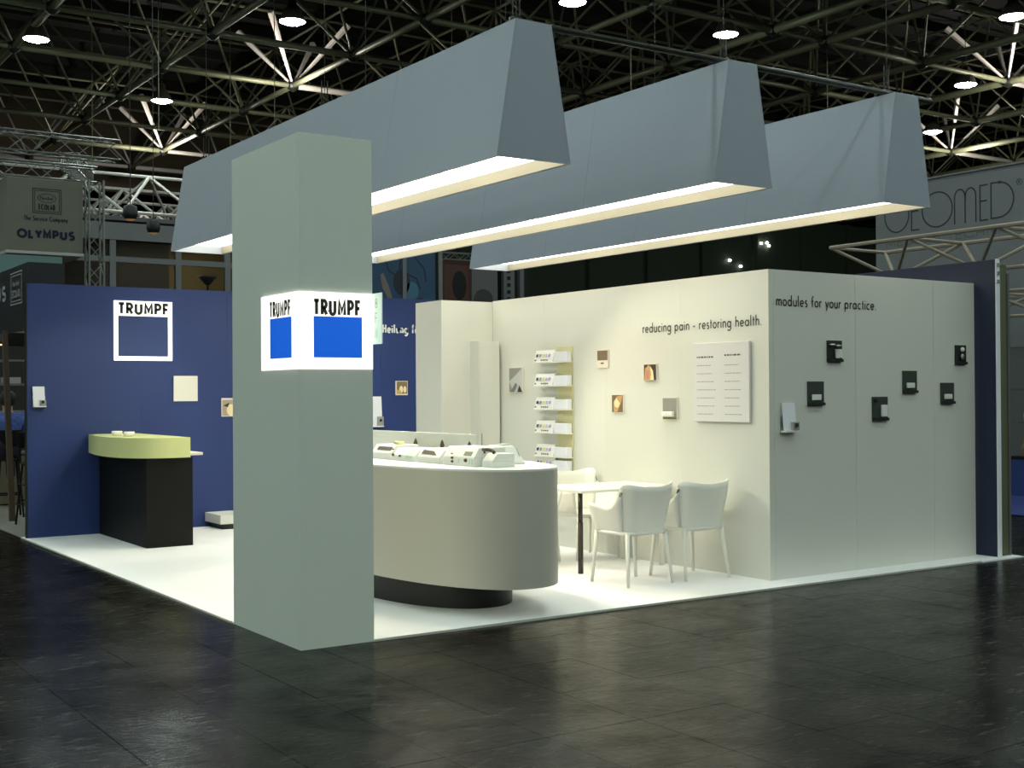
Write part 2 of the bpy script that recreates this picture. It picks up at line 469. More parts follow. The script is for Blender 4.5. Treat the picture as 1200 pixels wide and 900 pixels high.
for ux, uy in lamps:
    p = unode(ux, uy, H)
    p = CAM+(p-CAM)*(8.7/9.0)
    v = in_view(p)
    vis = v and -20 < v[0] < 1220 and v[1] > -25 and v[1] < 330
    if lamp0 is None:
        lamp0 = empty('pendant_lamp')
        MB().lathe([(.31, 0), (.31, .02), (.22, .22), (.12, .34), (.09, .5), (.05, .52)], k=16).build('lamp_shade', m_shade, lamp0, smooth=True)
        MB().tube((0, 0, .5), (0, 0, 3.0), .012, None, 5).build('drop_rod', m_shade, lamp0)
        MB().lathe([(.30, -.004), (.18, -.05), (.05, -.075)], k=20).build('glowing_lens', m_hlamp, lamp0, smooth=True)
        o = lamp0
    else: o = copy_tree(lamp0)
    o.location = p
    lab = 'round pendant hall lamp hanging outside the photographed part of the roof'
    if vis and not (180 < v[1] and v[0] < 1080): seen.append((v[0], v[1], o))
    tag(o, lab, 'lamp', 'pendant lamps of the hall roof')
seen.sort(key=lambda q: q[0])
wd = ['first', 'second', 'third', 'fourth', 'fifth', 'sixth', 'seventh', 'eighth', 'ninth', 'tenth', 'eleventh', 'twelfth', 'thirteenth', 'fourteenth', 'fifteenth', 'sixteenth', 'seventeenth', 'eighteenth']
for k, (a, b, o) in enumerate(seen):
    o['label'] = 'round glowing pendant hall lamp, %s from the left along the roof' % wd[min(k, 17)]

# ------------------------------------------------------------------ booth floor
PH = 3.25; PW = .515; PD = 1.13
cp = MB().prism([(PW+.001, 0), (6.86, 0), (6.86, -.02), (7.5, -.02), (7.5, 7.6), (0, 7.6), (0, PD+.001), (PW+.001, PD+.001)], FZ, 0.0)
o = cp.build('floor_stand', m_carpet)
tag(o, kind='structure')
MB().box(PW+.002, -.012, FZ, 6.86, -.0005, .003).build('edge_strip', m_carpet_edge, o)
MB().box(-.012, 1.16, FZ, -.0005, 7.55, .003).build('edge_strip', m_carpet_edge, o)

# ------------------------------------------------------------------ corner pillar and lit sign
pil = empty('corner_pillar', (0, 0, 0))
tag(pil, 'tall square pale grey pillar at the front corner of the stand', 'pillar')
MB().box(.0, 0, FZ, PW, .03, PH).build('front_panel', m_white2, pil)
MB().box(0, .032, FZ, .03, PD, PH).build('side_panel', m_white2, pil)
MB().box(PW-.03, .032, 0, PW, PD, PH).build('side_panel', m_white2, pil)
MB().box(.032, PD-.03, 0, PW-.032, PD, PH).build('back_panel', m_white2, pil)
MB().box(.032, .032, PH-.03, PW-.032, PD-.032, PH-.01).build('top_panel', m_white2, pil)
sg = empty('corner_sign', (0, 0, 1.757))
tag(sg, 'glowing white corner sign with blue squares wrapped around the pillar', 'sign')
z0 = 0.0; z1 = .488; e = .012
MB().hexa([(-e, -e, z0), (PW-.004, -e, z0), (PW-.004, -.0006, z0), (-.0006, -.0006, z0), (-.0006, .585, z0), (-e, .585, z0)],
          [(-e, -e, z1), (PW-.004, -e, z1), (PW-.004, -.0006, z1), (-.0006, -.0006, z1), (-.0006, .585, z1), (-e, .585, z1)]).build('light_box', m_signw, sg)
tag(MB().box(.092, -e-.002, .073, .432, -e, .335).build('blue_square', m_signb, sg), 'bright blue square')
tag(MB().box(-e-.002, .092, .073, -e, .432, .335).build('blue_square', m_signb, sg), 'bright blue square')
lettering('TRUMPF', (.095, -e-.002, .347), (1, 0, 0), (0, 0, 1), .088, .345, .022, m_text, sg)
lettering('TRUMPF', (-e-.002, .432, .347), (0, -1, 0), (0, 0, 1), .088, .345, .022, m_text, sg)
fl = empty('stand_number_plate', (.522, -.118, 1.92))
tag(fl, 'pale green stand number plate sticking out beside the corner sign', 'sign')
MB().box(-.004, 0, 0, .004, .117, .33).build('plate', m_grn_glass, fl)
for c, zz in (('8', .235), ('F', .14), ('N', .04)):
    lettering(c, (-.0055, .085, zz), (0, -1, 0), (0, 0, 1), .06, .04, .007, m_grn_txt, fl)

# ------------------------------------------------------------------ hanging trough lights
m_diff = emis('diffuser_glow', (1.0, .95, .79), DIFFUSER)
m_spotlens = emis('downlight_glow', (1.0, .9, .66), 25)
BL = 6.86; BB = 3.25; BT = 4.235
def beam(cx, label):
    t = empty('trough_light', (cx, 0, BB))
    tag(t, label, 'light', 'hanging trough lights')
    wb, wt = .32, .156; hh = BT-BB; th = .018
    def side(sg_):
        x0 = sg_*wb; x1 = sg_*wt; xi0 = sg_*(wb-th); xi1 = sg_*(wt-th)
        nseg = 4; seg = BL/nseg
        for k in range(nseg):
            y0 = k*seg+.0012; y1 = (k+1)*seg-.0012
            if k == 0: y0 = 0.0
            MB().hexa([(x0, y0, 0), (xi0, y0, 0), (xi0, y1, 0), (x0, y1, 0)] if sg_ < 0 else [(xi0, y0, 0), (x0, y0, 0), (x0, y1, 0), (xi0, y1, 0)],
                      [(x1, y0, hh), (xi1, y0, hh), (xi1, y1, hh), (x1, y1, hh)] if sg_ < 0 else [(xi1, y0, hh), (x1, y0, hh), (x1, y1, hh), (xi1, y1, hh)]).build('side_panel', m_beam, t)
    side(-1); side(1)
    for y0, y1 in ((.0, th), (BL-th, BL)):
        a = wb-th-.001; b = wt-th-.001
        MB().hexa([(-a, y0, 0), (a, y0, 0), (a, y1, 0), (-a, y1, 0)], [(-b, y0, hh), (b, y0, hh), (b, y1, hh), (-b, y1, hh)]).build('end_panel', m_beam, t)
    MB().box(-wt+th+.001, th+.001, hh-.02, wt-th-.001, BL-th-.001, hh-.004).build('top_panel', m_beam, t)
    # recessed diffuser sections and the inner reveals
    dz = .088
    n = 5; L = (BL-2*th)/n
    for k in range(n):
        MB().box(-.283, th+k*L+.004, dz, .283, th+(k+1)*L-.004, dz+.01).build('diffuser', m_diff, t)
    for sg_ in (-1, 1):
        x = sg_*(wb-th-.002)
        MB().box(min(x, x-sg_*.012), th+.002, .002, max(x, x-sg_*.012), BL-th-.002, dz).build('inner_reveal', m_beam_in, t)
    for y in (1.1, 3.0, 4.9):
        MB().lathe([(.07, dz-.012), (.07, dz-.001)], (0, y, 0), 16).build('downlight', m_spotlens, t)
    # hangers
    for y in (.22, BL*.5, BL-.3):
        mb = MB().tube((0, y, hh-.004), (0, y, hh+.1), .014, None, 6)
        mb.tube((.0, y, hh+.1), (.02, y, H-BB+.1), .0035, None, 5).tube((-.03, y, hh+.07), (-.03, y, hh+.3), .006, None, 5).tube((.03, y, hh+.07), (.03, y, hh+.3), .006, None, 5)
        mb.tube((-.05, y, hh+.08), (.05, y, hh+.08), .012, None, 6)
        mb.build('hanger', m_darkmetal, t)
    return t
beam(1.812, 'long tapered trough light hung nearest the pillar, its end closest to the camera')
beam(3.855, 'long tapered trough light hung in the middle of the three')
beam(5.86, 'long tapered trough light hung furthest right, above the white cabin')
pipe = MB().tube((1.72, .16, 4.27), (6.4, .16, 4.27), .026, None, 10).build('support_pipe', m_darkmetal, smooth=True)
tag(pipe, 'thin dark pipe running across the tops of the trough lights', 'pipe')
def spot(loc, target, w, size=70, blend=.35, col=BOOTH_TINT, r=.04):
    d = bpy.data.lights.new('downlight_lamp', 'SPOT'); d.energy = w; d.color = col
    d.spot_size = math.radians(size); d.spot_blend = blend; d.shadow_soft_size = r
    o = bpy.data.objects.new('downlight_lamp', d); COL.objects.link(o); o.location = loc
    o.rotation_euler = (Vector(target)-Vector(loc)).to_track_quat('-Z', 'Y').to_euler()
    return o
spot((1.95, 4.0, 3.24), (4.12, 1.0, .55), SPOT_W*2.7, 58, .5)
spot((3.70, 1.1, 3.24), (3.2, 2.4, .6), SPOT_W*.7, 75, .6)
spot((3.70, 4.9, 3.24), (3.3, 3.6, .8), SPOT_W*.7, 80, .6)
spot((1.812, 3.0, 3.24), (1.9, 2.2, .9), SPOT_W*1.8, 90, .6)
spot((1.812, 1.1, 3.24), (1.6, 1.0, .9), SPOT_W*1.2, 80, .6)
spot((1.70, 4.9, 3.24), (.9, 6.4, 1.0), SPOT_W*.9, 80, .5)
spot((1.65, 3.0, 3.24), (.4, 3.2, 0), SPOT_W*.8, 80, .6)
spot((3.70, 4.9, 3.24), (3.0, 6.9, 1.0), SPOT_W*.7, 100, .7)

# ------------------------------------------------------------------ booth walls
YB = 7.42; ZB = 2.865
wb_ = empty('wall_back', (0, YB, 0)); tag(wb_, kind='structure')
for x0, x1 in ((.035, 1.318), (1.318, 2.381), (2.381, 3.45), (3.45, 4.5), (4.5, 5.6), (5.6, 6.7), (6.7, 7.23)):
    MB().box(x0+.002, 0, 0, x1-.002, .06, ZB).build('panel', m_blue, wb_)
    MB().box(x1-.0015, .004, 0, x1+.0015, .05, ZB-.003).build('joint_strip', m_joint, wb_)
MB().box(.022, -.003, 0, .034, .063, ZB+.004).build('edge_profile', m_darkmetal, wb_)
lettering('-', (4.39, -.003, 2.405), (1, 0, 0), (0, 0, 1), .105, .075, .022, m_textw, wb_)
lettering('Heilung för', (4.535, -.003, 2.405), (1, 0, 0), (0, 0, 1), .105, .60, .022, m_textw, wb_)

XA = 4.41; YF = .285; ZW = 2.63
wa = empty('wall_side', (XA, 0, 0)); tag(wa, kind='structure')
for y0, y1 in ((YF, 1.4), (1.4, 2.5), (2.5, 3.55), (3.55, 4.56)):
    MB().box(0, y0+.0005, 0, .06, y1-.0005, ZW).build('panel', m_white, wa)
lettering('reducing pain - restoring health.', (-.003, 1.93, 2.16), (0, -1, 0), (0, 0, 1), .088, 1.58, .0125, m_text, wa)
wf = empty('wall_front', (0, YF, 0)); tag(wf, kind='structure')
for x0, x1 in ((XA+.0605, 5.49), (5.49, 6.57), (6.57, 7.19)):
    MB().box(x0+.0015, 0, 0, x1-.0015, .06, ZW).build('panel', m_white, wf)
lettering('modules for your practice.', (4.5, -.003, 2.325), (1, 0, 0), (0, 0, 1), .088, 1.28, .0125, m_textdk, wf)
wi = MB().prism([(3.739, 4.561), (4.409, 4.561), (4.409, 5.13), (3.739, 5.13)], 0, ZW-.01).build('wall_inner', m_white)
tag(wi, kind='structure')
cab = empty('tall_cabinet', (4.1, 4.42, 0))
tag(cab, 'tall narrow white cabinet standing in the corner behind the counter', 'cabinet')
MB().box(.012, -.02, 0, .285, .14, 2.17).build('body', m_white, cab)
dr_ = MB().box(.014, -.04, .03, .283, -.021, 2.165).build('door', m_white, cab, bevel=.004)
MB().tube((.04, -.048, .95), (.04, -.048, 1.15), .006, None, 6).build('handle', m_metal, dr_)

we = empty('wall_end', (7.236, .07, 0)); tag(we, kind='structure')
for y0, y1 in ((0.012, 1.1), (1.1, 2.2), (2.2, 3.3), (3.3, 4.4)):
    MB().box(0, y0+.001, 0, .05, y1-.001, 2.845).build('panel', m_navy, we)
MB().box(-.001, 0, 0, .055, .011, 2.85).build('edge_profile', m_paper, we)
MB().box(.058, .03, 0, .2, 4.4, 2.80).build('back_panel', mat('olive_back_panel', s(96, 98, 72), .6), we)
MB().box(.202, .02, 0, .235, 4.4, 2.72).build('back_frame', mat('grey_profile', s(96, 96, 96), .5), we)
for zz in (2.62, 2.7, 2.78): MB().box(.002, -.012, zz, .05, -.001, zz+.03).build('bracket', m_metal, we)

# lit sign on the blue wall
bs = empty('wall_sign', (1.001, YB, 2.004))
tag(bs, 'square white framed sign with a blue centre on the blue wall', 'sign')
MB().box(0, -.03, 0, .686, -.001, .70).build('light_box', m_signw, bs)
tag(MB().box(.044, -.033, .05, .634, -.0305, .522).build('blue_square', m_signb2, bs), 'dull blue square')
lettering('TRUMPF', (.05, -.0325, .55), (1, 0, 0), (0, 0, 1), .115, .62, .033, m_textdk, bs)
sq = MB().box(0, -.02, 0, .293, -.001, .304).build('white_square_panel', mat('square_panel_white', s(236, 232, 220), .6))
sq.location = (1.707, YB, 1.521); tag(sq, 'small blank white square panel right of the sign on blue wall', 'panel')

# ------------------------------------------------------------------ small things on the walls
def picture(loc, w, h, face, label, kind, group='small picture panels'):
    """face 'y': hangs on a wall facing -Y (x grows right); face 'x': wall facing -X (right = -Y)"""
    rz = 0 if face == 'y' else -PI/2
    t = empty('wall_picture', loc, rz); tag(t, label, 'picture', group)
    MB().box(0, -.018, 0, w, -.001, h).build('panel', m_frame, t)
    def P(pts, m, name='print', k=0): MB().poly([(x*w, -.0185-.0006*k, z*h) for x, z in pts]).build(name, m, t)
    return t, P
pm = {}
def cm(name, c, rough=.6):
    if name not in pm: pm[name] = mat(name, c, rough)
    return pm[name]
brn = cm('print_brown', s(118, 98, 74)); tan = cm('print_tan', s(206, 160, 104)); cream = cm('print_cream', s(245, 226, 180)); dkb = cm('print_dark_brown', s(58, 42, 30))
gry = cm('print_grey', s(150, 148, 140)); lgy = cm('print_light_grey', s(196, 198, 196)); pink = cm('print_pink', s(196, 138, 116)); olv = cm('print_olive', s(132, 112, 72))
full = [(.02, .02), (.98, .02), (.98, .98), (.02, .98)]
ell = lambda cx, cz, rx, rz, n=14: [(cx+rx*math.cos(2*PI*i/n), cz+rz*math.sin(2*PI*i/n)) for i in range(n)]
# wall_side, anchor at left edge (larger Y)
t, P = picture((XA, 4.206, 1.60), .263, .274, 'x', 'grey picture of pale fabric folds, left of the leaflet rack', 0)
P(full, gry); P([(.02, .45), (.6, .75), (.98, .98), (.98, .02), (.3, .02)], lgy, k=1); P([(.1, .02), (.5, .4), (.62, .3), (.4, .02)], cm('print_mid_grey', s(120, 122, 122)), k=2); P([(.62, .02), (.98, .02), (.78, .3)], dkb, k=3)
t, P = picture((XA, 2.626, 1.839), .176, .178, 'x', 'small panel with brown top half and white device, nearest the rack', 0)
P([(.04, .42), (.98, .42), (.98, .97), (.04, .97)], brn); P([(.08, .06), (.92, .06), (.92, .38), (.08, .38)], cm('print_offwhite', s(232, 226, 204)), k=1); P(ell(.5, .26, .16, .05), brn, k=2)
t, P = picture((XA, 1.902, 1.704), .185, .156, 'x', 'small picture of a bare arm on dark brown, left of notice board', 0)
P(full, dkb); P([(.05, .02), (.5, .02), (.62, .3), (.6, .7), (.4, .96), (.12, .75)], tan, k=1); P([(.14, .1), (.42, .1), (.46, .6), (.2, .66)], pink, k=2); P([(.52, .04), (.82, .04), (.74, .6), (.5, .92), (.6, .4)], cream, k=3)
t, P = picture((XA, 2.392, 1.399), .177, .174, 'x', 'small brown picture of a white pad held in a hand', 0)
P(full, brn); P([(.2, .02), (.5, .05), (.85, .6), (.95, .97), (.45, .9), (.15, .5)], tan, k=1); P([(.3, .32), (.55, .26), (.74, .5), (.42, .82), (.2, .6)], cream, k=2)
t, P = picture((XA, 1.634, 1.34), .201, .204, 'x', 'small grey panel with a white device at its foot, under the lettering', 0)
P(full, gry); P([(.02, .02), (.98, .02), (.98, .1), (.02, .1)], olv, k=1)
MB().box(.02, -.05, .028, .17, -.019, .075).build('device', m_device, t, bevel=.008)
# wall_back
t, P = picture((4.715, YB, 1.575), .181, .189, 'y', 'small framed picture of two pale figures on the blue wall by cabin', 0)
P([(.08, .1), (.96, .1), (.96, .96), (.08, .96)], olv); P(ell(.45, .4, .16, .26), cream, k=1); P(ell(.76, .4, .13, .24), cream, k=2); P([(.1, .14), (.5, .14), (.4, .3), (.1, .4)], cm('print_gold', s(210, 176, 84)), k=3)
t, P = picture((2.301, YB, 1.329), .2, .226, 'y', 'small beige picture on blue wall half hidden by the pillar', 0)
P([(.04, .04), (.96, .04), (.96, .9), (.04, .9)], cm('print_beige', s(176, 160, 140))); P(ell(.6, .35, .28, .32), cream, k=1); P([(.1, .6), (.5, .75), (.4, .5)], dkb, k=2)

# notice board
nb_ = empty('notice_board', (XA, 1.19, 1.331), -PI/2)
tag(nb_, 'large white notice board with faint two column text on the cream wall', 'board')
MB().box(0, -.03, 0, .70, -.004, .70).build('board', m_board, nb_, bevel=.003)
for x0, x1, z in ((.045, .26, .567), (.40, .605, .578)):
    mb = MB(); x = x0
    while x < x1:
        w = random.uniform(.012, .045); mb.poly([(x, -.0305, z), (min(x+w, x1), -.0305, z), (min(x+w, x1), -.0305, z+.014), (x, -.0305, z+.014)]); x += w+.008
    mb.build('heading_text', m_print2, nb_)
mb = MB()
for r in range(7):
    z = .495-r*.072
    for x0, x1 in ((.045, .045+random.uniform(.15, .24)), (.40, .40+random.uniform(.16, .21))):
        x = x0
        while x < x1:
            w = random.uniform(.01, .04); mb.poly([(x, -.0305, z), (x+w, -.0305, z), (x+w, -.0305, z+.007), (x, -.0305, z+.007)]); x += w+.007
mb.build('body_text', m_print, nb_)

# leaflet rack
rk = empty('leaflet_rack', (XA, 3.64, .8), -PI/2)
tag(rk, 'column of white leaflet shelves mounted on the cream wall', 'rack')
MB().box(.335, -.012, 0, .60, -.001, 1.27).build('back_plate', m_olive, rk)
rows = [1.955-.8-.2465*k for k in range(5)]+[.8-.8+.03]
cols = [s(60, 60, 60), s(150, 150, 190), s(220, 210, 120), s(200, 180, 220), s(160, 160, 220)]
dotm = [mat('leaflet_dot', c, .6) for c in cols]
ordn = ['topmost', 'second from top', 'third from top', 'fourth from top', 'fifth from top', 'lowest']
for k, z in enumerate(rows):
    MB().box(.0, -.085, z-.046, .60, -.013 if True else 0, z-.038).build('shelf', m_plastic, rk)
    bk = empty('leaflet_stack', (XA-.02, 3.64, .8+z-.037), -PI/2)
    tag(bk, 'white leaflet stack in the rack, %s' % ordn[k], 'leaflets', 'leaflet stacks in the rack')
    MB().box(.36, -.062, 0, .595, -.002, .10).build('box', m_paper, bk, bevel=.003)
    MB().hexa([(.01, -.062, 0), (.34, -.062, 0), (.34, -.03, 0), (.01, -.03, 0)], [(.01, -.03, .125), (.34, -.03, .125), (.34, -.02, .125), (.01, -.02, .125)]).build('leaflet', m_device, bk)
    for q in range(5):
        x = .035+q*.055
        MB().hexa([(x, -.058, .055), (x+.03, -.058, .055), (x+.03, -.05, .055), (x, -.05, .055)], [(x, -.048, .085), (x+.03, -.048, .085), (x+.03, -.04, .085), (x, -.04, .085)]).build('printed_dot', dotm[q], bk)
    for q in (.02, .13, .165, .2, .235):
        MB().box(q, -.0625, .015, q+.018, -.056, .028).build('caption_mark', m_print2, bk)

# display cases on the front wall
def case(x0, z0, w, h, label, kind):
    t = empty('display_case', (x0, YF, z0)); tag(t, label, 'display case', 'small display cases on the white front wall')
    mcol = m_case2 if kind in ('tools', 'pair') else m_case
    MB().box(0, -.012, 0, w, -.001, h).build('back_plate', mcol, t)
    MB().box(0, -.03, 0, w, -.0125, .024).build('ledge', m_case2, t)
    if kind == 'box':
        MB().box(w*.2, -.03, .045, w*.76, -.0145, .045+h*.24).build('device', m_device, t, bevel=.006)
    elif kind == 'tall':
        MB().box(w*.52, -.03, .035, w*.9, -.0145, h*.66).build('device', m_device, t, bevel=.004)
        MB().box(w*.1, -.03, h*.78, w*.22, -.0145, h*.9).build('clip', m_case2, t)
    elif kind == 'tools':
        MB().lathe([(.018, 0), (.026, .08)], (w*.6, -.028, .03), 10).build('handpiece', m_device, t)
        MB().box(w*.78, -.03, .035, w*.92, -.0145, .11).build('handpiece', m_device, t)
        MB().lathe([(.012, -.008), (.03, 0), (.012, .008)], (w*.25, -.03, h*.8), 10).build('cap', m_device, t)
        MB().lathe([(.01, -.008), (.026, 0), (.01, .008)], (w*.66, -.03, h*.76), 10).build('cap', m_device, t)
    else:
        MB().lathe([(.012, -.02), (.022, 0), (.012, .02)], (w*.5, -.03, h*.78), 10).build('cap', m_device, t)
        MB().lathe([(.012, 0), (.02, .03), (.01, .055)], (w*.5, -.03, h*.25), 10).build('handpiece', m_metal, t)
case(5.116, 1.853, .186, .186, 'black case with four small white tools, below the word practice', 'tools')
case(4.867, 1.472, .20, .208, 'dark square case with white box, just above the leaflet holder', 'box')
case(5.70, 1.326, .205, .215, 'dark case with tall white slab, lowest on the front wall', 'tall')
case(6.12, 1.573, .196, .205, 'dark case with small white box, right of the tall-slab case', 'box')
case(6.665, 1.468, .194, .199, 'dark case with small white box, nearest the right wall end below', 'box')
case(6.886, 1.843, .16, .183, 'black case with two small round pieces, highest at the right wall end', 'pair')

def holder(x0, y, z0, w, h, label):
    t = empty('leaflet_holder', (x0, y, z0)); tag(t, label, 'leaflet holder')
    MB().box(0, -.01, 0, w, -.001, h*.55).build('back_plate', m_metal, t)
    MB().box(0, -.07, 0, w, -.0105, .012).build('tray', m_device, t)
    MB().hexa([(w*.05, -.04, .013), (w*.95, -.04, .013), (w*.95, -.034, .013), (w*.05, -.034, .013)],
              [(0, -.02, h), (w*.92, -.02, h), (w*.92, -.012, h), (0, -.012, h)]).build('leaflet', m_paper, t)
    MB().box(w*.5, -.066, .013, w*.98, -.045, h*.34).build('card', m_print, t)
    MB().lathe([(.016, 0), (.016, .03)], (w*.72, -.075, h*.18), 10).build('badge', m_textdk, t)
    return t
holder(4.538, YF, 1.249, .17, .25, 'leaflet holder at the left end of the white front wall')
holder(.088, YB, 1.47, .14, .232, 'leaflet holder at the left end of the blue wall')
h_ = holder(4.34, YB, 1.16, .17, .40, 'tall leaflet holder on the blue wall beside the pillar')

# ------------------------------------------------------------------ reception counter
def superell(cx, cy, a, b, n, k=96):
    out = []
    for i in range(k):
        t = 2*PI*i/k; c, q = math.cos(t), math.sin(t)
        out.append((cx+a*math.copysign(abs(c)**(2/n), c), cy+b*math.copysign(abs(q)**(2/n), q)))
    return out
ct = empty('reception_counter', (1.8, 1.752, 0))
tag(ct, 'large oval silver grey counter with a white top behind the pillar', 'counter')
for nm, (a, b, n, z0, z1, m, cy) in {'plinth': (.526, 1.312, 2.25, 0, .213, m_dark, .127), 'body': (.634, 1.76, 2.25, .213, 1.04, m_grey, 0), 'worktop': (.632, 1.758, 2.25, 1.041, 1.056, m_top, 0)}.items():
    o = MB().prism(superell(0, cy, a, b, n), z0, z1).build(nm, m, ct)
    for p in o.data.polygons: p.use_smooth = len(p.vertices) == 4
    o.data.set_sharp_from_angle(angle=math.radians(40))
bk = MB().box(0, 0, 0, .04, 1.9, .215).build('counter_screen', m_white); bk.location = (1.95, 1.08, 1.056)
tag(bk, 'low white screen standing on the counter behind the devices', 'screen')

def device(loc, w, d, h, label, front=.45):
    """front faces -X; w along Y; sloping panel"""
    t = empty('desk_device', loc); tag(t, label, 'medical device', 'white desktop devices on the counter')
    mb = MB()
    mb.hexa([(0, 0, 0), (d, 0, 0), (d, w, 0), (0, w, 0)], [(0, 0, h*front), (d, 0, h*front), (d, w, h*front), (0, w, h*front)])
    mb.hexa([(0, 0, h*front), (d, 0, h*front), (d, w, h*front), (0, w, h*front)], [(.05, 0, h), (d, 0, h), (d, w, h), (.05, w, h)])
    mb.build('housing', m_device, t, bevel=.006)
    return t
def knob(t, y, z, r=.011, m=None):
    MB().tube((.0, y, z), (-.014, y, z), r, r*.8, 10).build('knob', m or m_dev_dark, t)
d1 = device((1.60, 1.77, 1.056), .34, .26, .12, 'white desktop device with a long dark display nearest the pillar')
MB().hexa([(.012, .03, .076), (.012, .27, .076), (.02, .27, .076), (.02, .03, .076)], [(.034, .03, .104), (.034, .27, .104), (.04, .27, .104), (.04, .03, .104)]).build('display', m_dev_dark, d1)
MB().box(.1, .06, .121, .16, .14, .145).build('pad', m_green, d1, bevel=.004)
d2 = device((1.60, 1.38, 1.056), .36, .26, .10, 'white desktop device with two dark knobs and a mint label')
knob(d2, .345, .045); knob(d2, .23, .04); knob(d2, .34, .09, .006)
MB().box(-.003, .04, .018, -.0005, .14, .044).build('label', m_dev_mint, d2)
MB().hexa([(.004, .04, .05), (.004, .14, .05), (.01, .14, .05), (.01, .04, .05)], [(.04, .04, .092), (.04, .14, .092), (.045, .14, .092), (.045, .04, .092)]).build('label', m_dev_mint, d2)
d3 = device((1.60, .99, 1.056), .34, .26, .11, 'white desktop device with a long slanted dark display mid counter')
MB().hexa([(.010, .07, .062), (.010, .30, .070), (.02, .30, .070), (.02, .07, .062)], [(.036, .07, .09), (.036, .30, .1), (.042, .30, .1), (.042, .07, .09)]).build('display', m_dev_dark, d3)
d4 = device((1.60, .50, 1.056), .44, .28, .14, 'white desktop device with square olive display and round dark knob')
MB().hexa([(.008, .05, .078), (.008, .16, .078), (.015, .16, .078), (.015, .05, .078)], [(.032, .05, .112), (.032, .16, .112), (.038, .16, .112), (.038, .05, .112)]).build('display', m_dev_olive, d4)
knob(d4, .105, .045, .015); knob(d4, .296, .058, .01); knob(d4, .296, .03, .009); knob(d4, .296, .09, .007, m_print)
for q in (.012, .045, .2): MB().box(-.002, q, .02, -.0005, q+.02, .055).build('label', m_dev_mint, d4)
d5 = device((1.66, .345, 1.056), .14, .2, .10, 'small white device with dark curved handle at counter end')
mb = MB()
pts = [(.0, .12, .128), (.0, .03, .128), (.0, -.01, .122), (.0, -.03, .108)]
for a, b in zip(pts, pts[1:]): mb.tube((a[0], a[1], a[2]), (b[0], b[1], b[2]), .013, None, 8)
mb.tube((.0, .1, .1), (.0, .1, .13), .008, None, 6)
mb.build('handle', m_dev_dark, d5, smooth=True)
d6 = empty('desk_device', (1.9, .60, 1.056)); tag(d6, 'white tapered hood device at the rounded end of counter', 'medical device', 'white desktop devices on the counter')
MB().hexa([(-.02, 0, 0), (.24, 0, 0), (.24, .22, 0), (-.02, .22, 0)], [(.01, .06, .145), (.16, .06, .14), (.16, .2, .14), (.01, .2, .145)]).build('housing', m_device, d6, bevel=.012)
MB().box(.06, .07, .143, .13, .16, .152).build('lid', m_dev_mint, d6, bevel=.003)
MB().tube((.20, .02, .03), (.175, .04, .12), .003, None, 5).build('cable', m_print, d6)
for k, (y, lab) in enumerate(((1.73, 'dark handpiece leaning behind the device nearest the pillar'), (1.29, 'dark pointed handpiece standing behind the mid counter device'), (.87, 'dark handpiece hooked above the olive display device'))):
    t = empty('handpiece', (1.885, y+.14, 1.056)); tag(t, lab, 'handpiece', 'dark handpieces on the counter')
    MB().lathe([(.03, 0), (.03, .012)], k=12).build('stand', m_device, t)
    MB().tube((0, 0, .012), (0, .005*(k-1), .10), .006, None, 6).build('stem', m_metal, t)
    MB().lathe([(.012, 0), (.02, .02), (.012, .05), (.003, .07)], (0, .005*(k-1), .10), 10).build('grip', m_dev_dark, t, smooth=True)

# ------------------------------------------------------------------ green topped desk
ds = empty('demo_desk', (1.0, 6.4, 0))
tag(ds, 'black desk with a thick curved pale green top against the blue wall', 'desk')
MB().box(-.175, -.72, 0, .325, 1.0, .94).build('body', m_black, ds, bevel=.003)
pts = [(.25, -.86), (.25, .99), (-.30, .99), (-.40, .35), (-.42, .0)]
P0, P1, P2 = Vector((-.42, .0)), Vector((-.44, -.84)), Vector((.05, -.86))
for k in range(1, 25):
    u = k/24; q = P0*(1-u)**2+P1*2*u*(1-u)+P2*u*u; pts.append((q.x, q.y))
o = MB().prism(list(reversed(pts)), .941, 1.152).build('green_top', m_green, ds)
for p in o.data.polygons: p.use_smooth = len(p.vertices) == 4
o.data.set_sharp_from_angle(angle=math.radians(28))
MB().box(.251, -.74, .955, .43, .3, .985).build('side_shelf', m_frame, ds, bevel=.004)
for k, (x, y, lab) in enumerate(((.80, 6.62, 'left white bowl on the green desk top'), (.83, 6.28, 'right white bowl on the green desk top'))):
    t = MB().lathe([(.02, 0), (.055, .004), (.058, .05), (.052, .052), (.048, .008)], k=20).build('bowl', m_plastic, smooth=True)
    t.location = (x, y, 1.152); tag(t, lab, 'bowl', 'bowls on the green desk')

lp = empty('low_platform', (2.09, 6.9, 0)); tag(lp, 'low white display platform on a dark base beside the pillar', 'platform')
MB().box(.06, .06, 0, 1.2, .515, .065).build('base', m_dark, lp)
MB().box(0, 0, .066, 1.26, .515, .175).build('platform', m_white, lp, bevel=.004)

# ------------------------------------------------------------------ table and chairs
tb = empty('meeting_table', (3.85, 1.95, 0))
tag(tb, 'white rectangular meeting table with dark legs by the cream wall', 'table')
MB().box(-.52, -.46, .712, .54, .24, .738).build('table_top', m_tabletop, tb, bevel=.006)
for sx in (-.475, .46):
    for sy in (-.385, .18):
        mb = MB().tube((sx, sy, 0), (sx, sy, .45), .024, None, 12).tube((sx, sy, .45), (sx, sy, .71), .021, None, 12)
        mb.build('leg', m_tleg if sy < 0 and sx < 0 else m_plastic, tb, smooth=True)

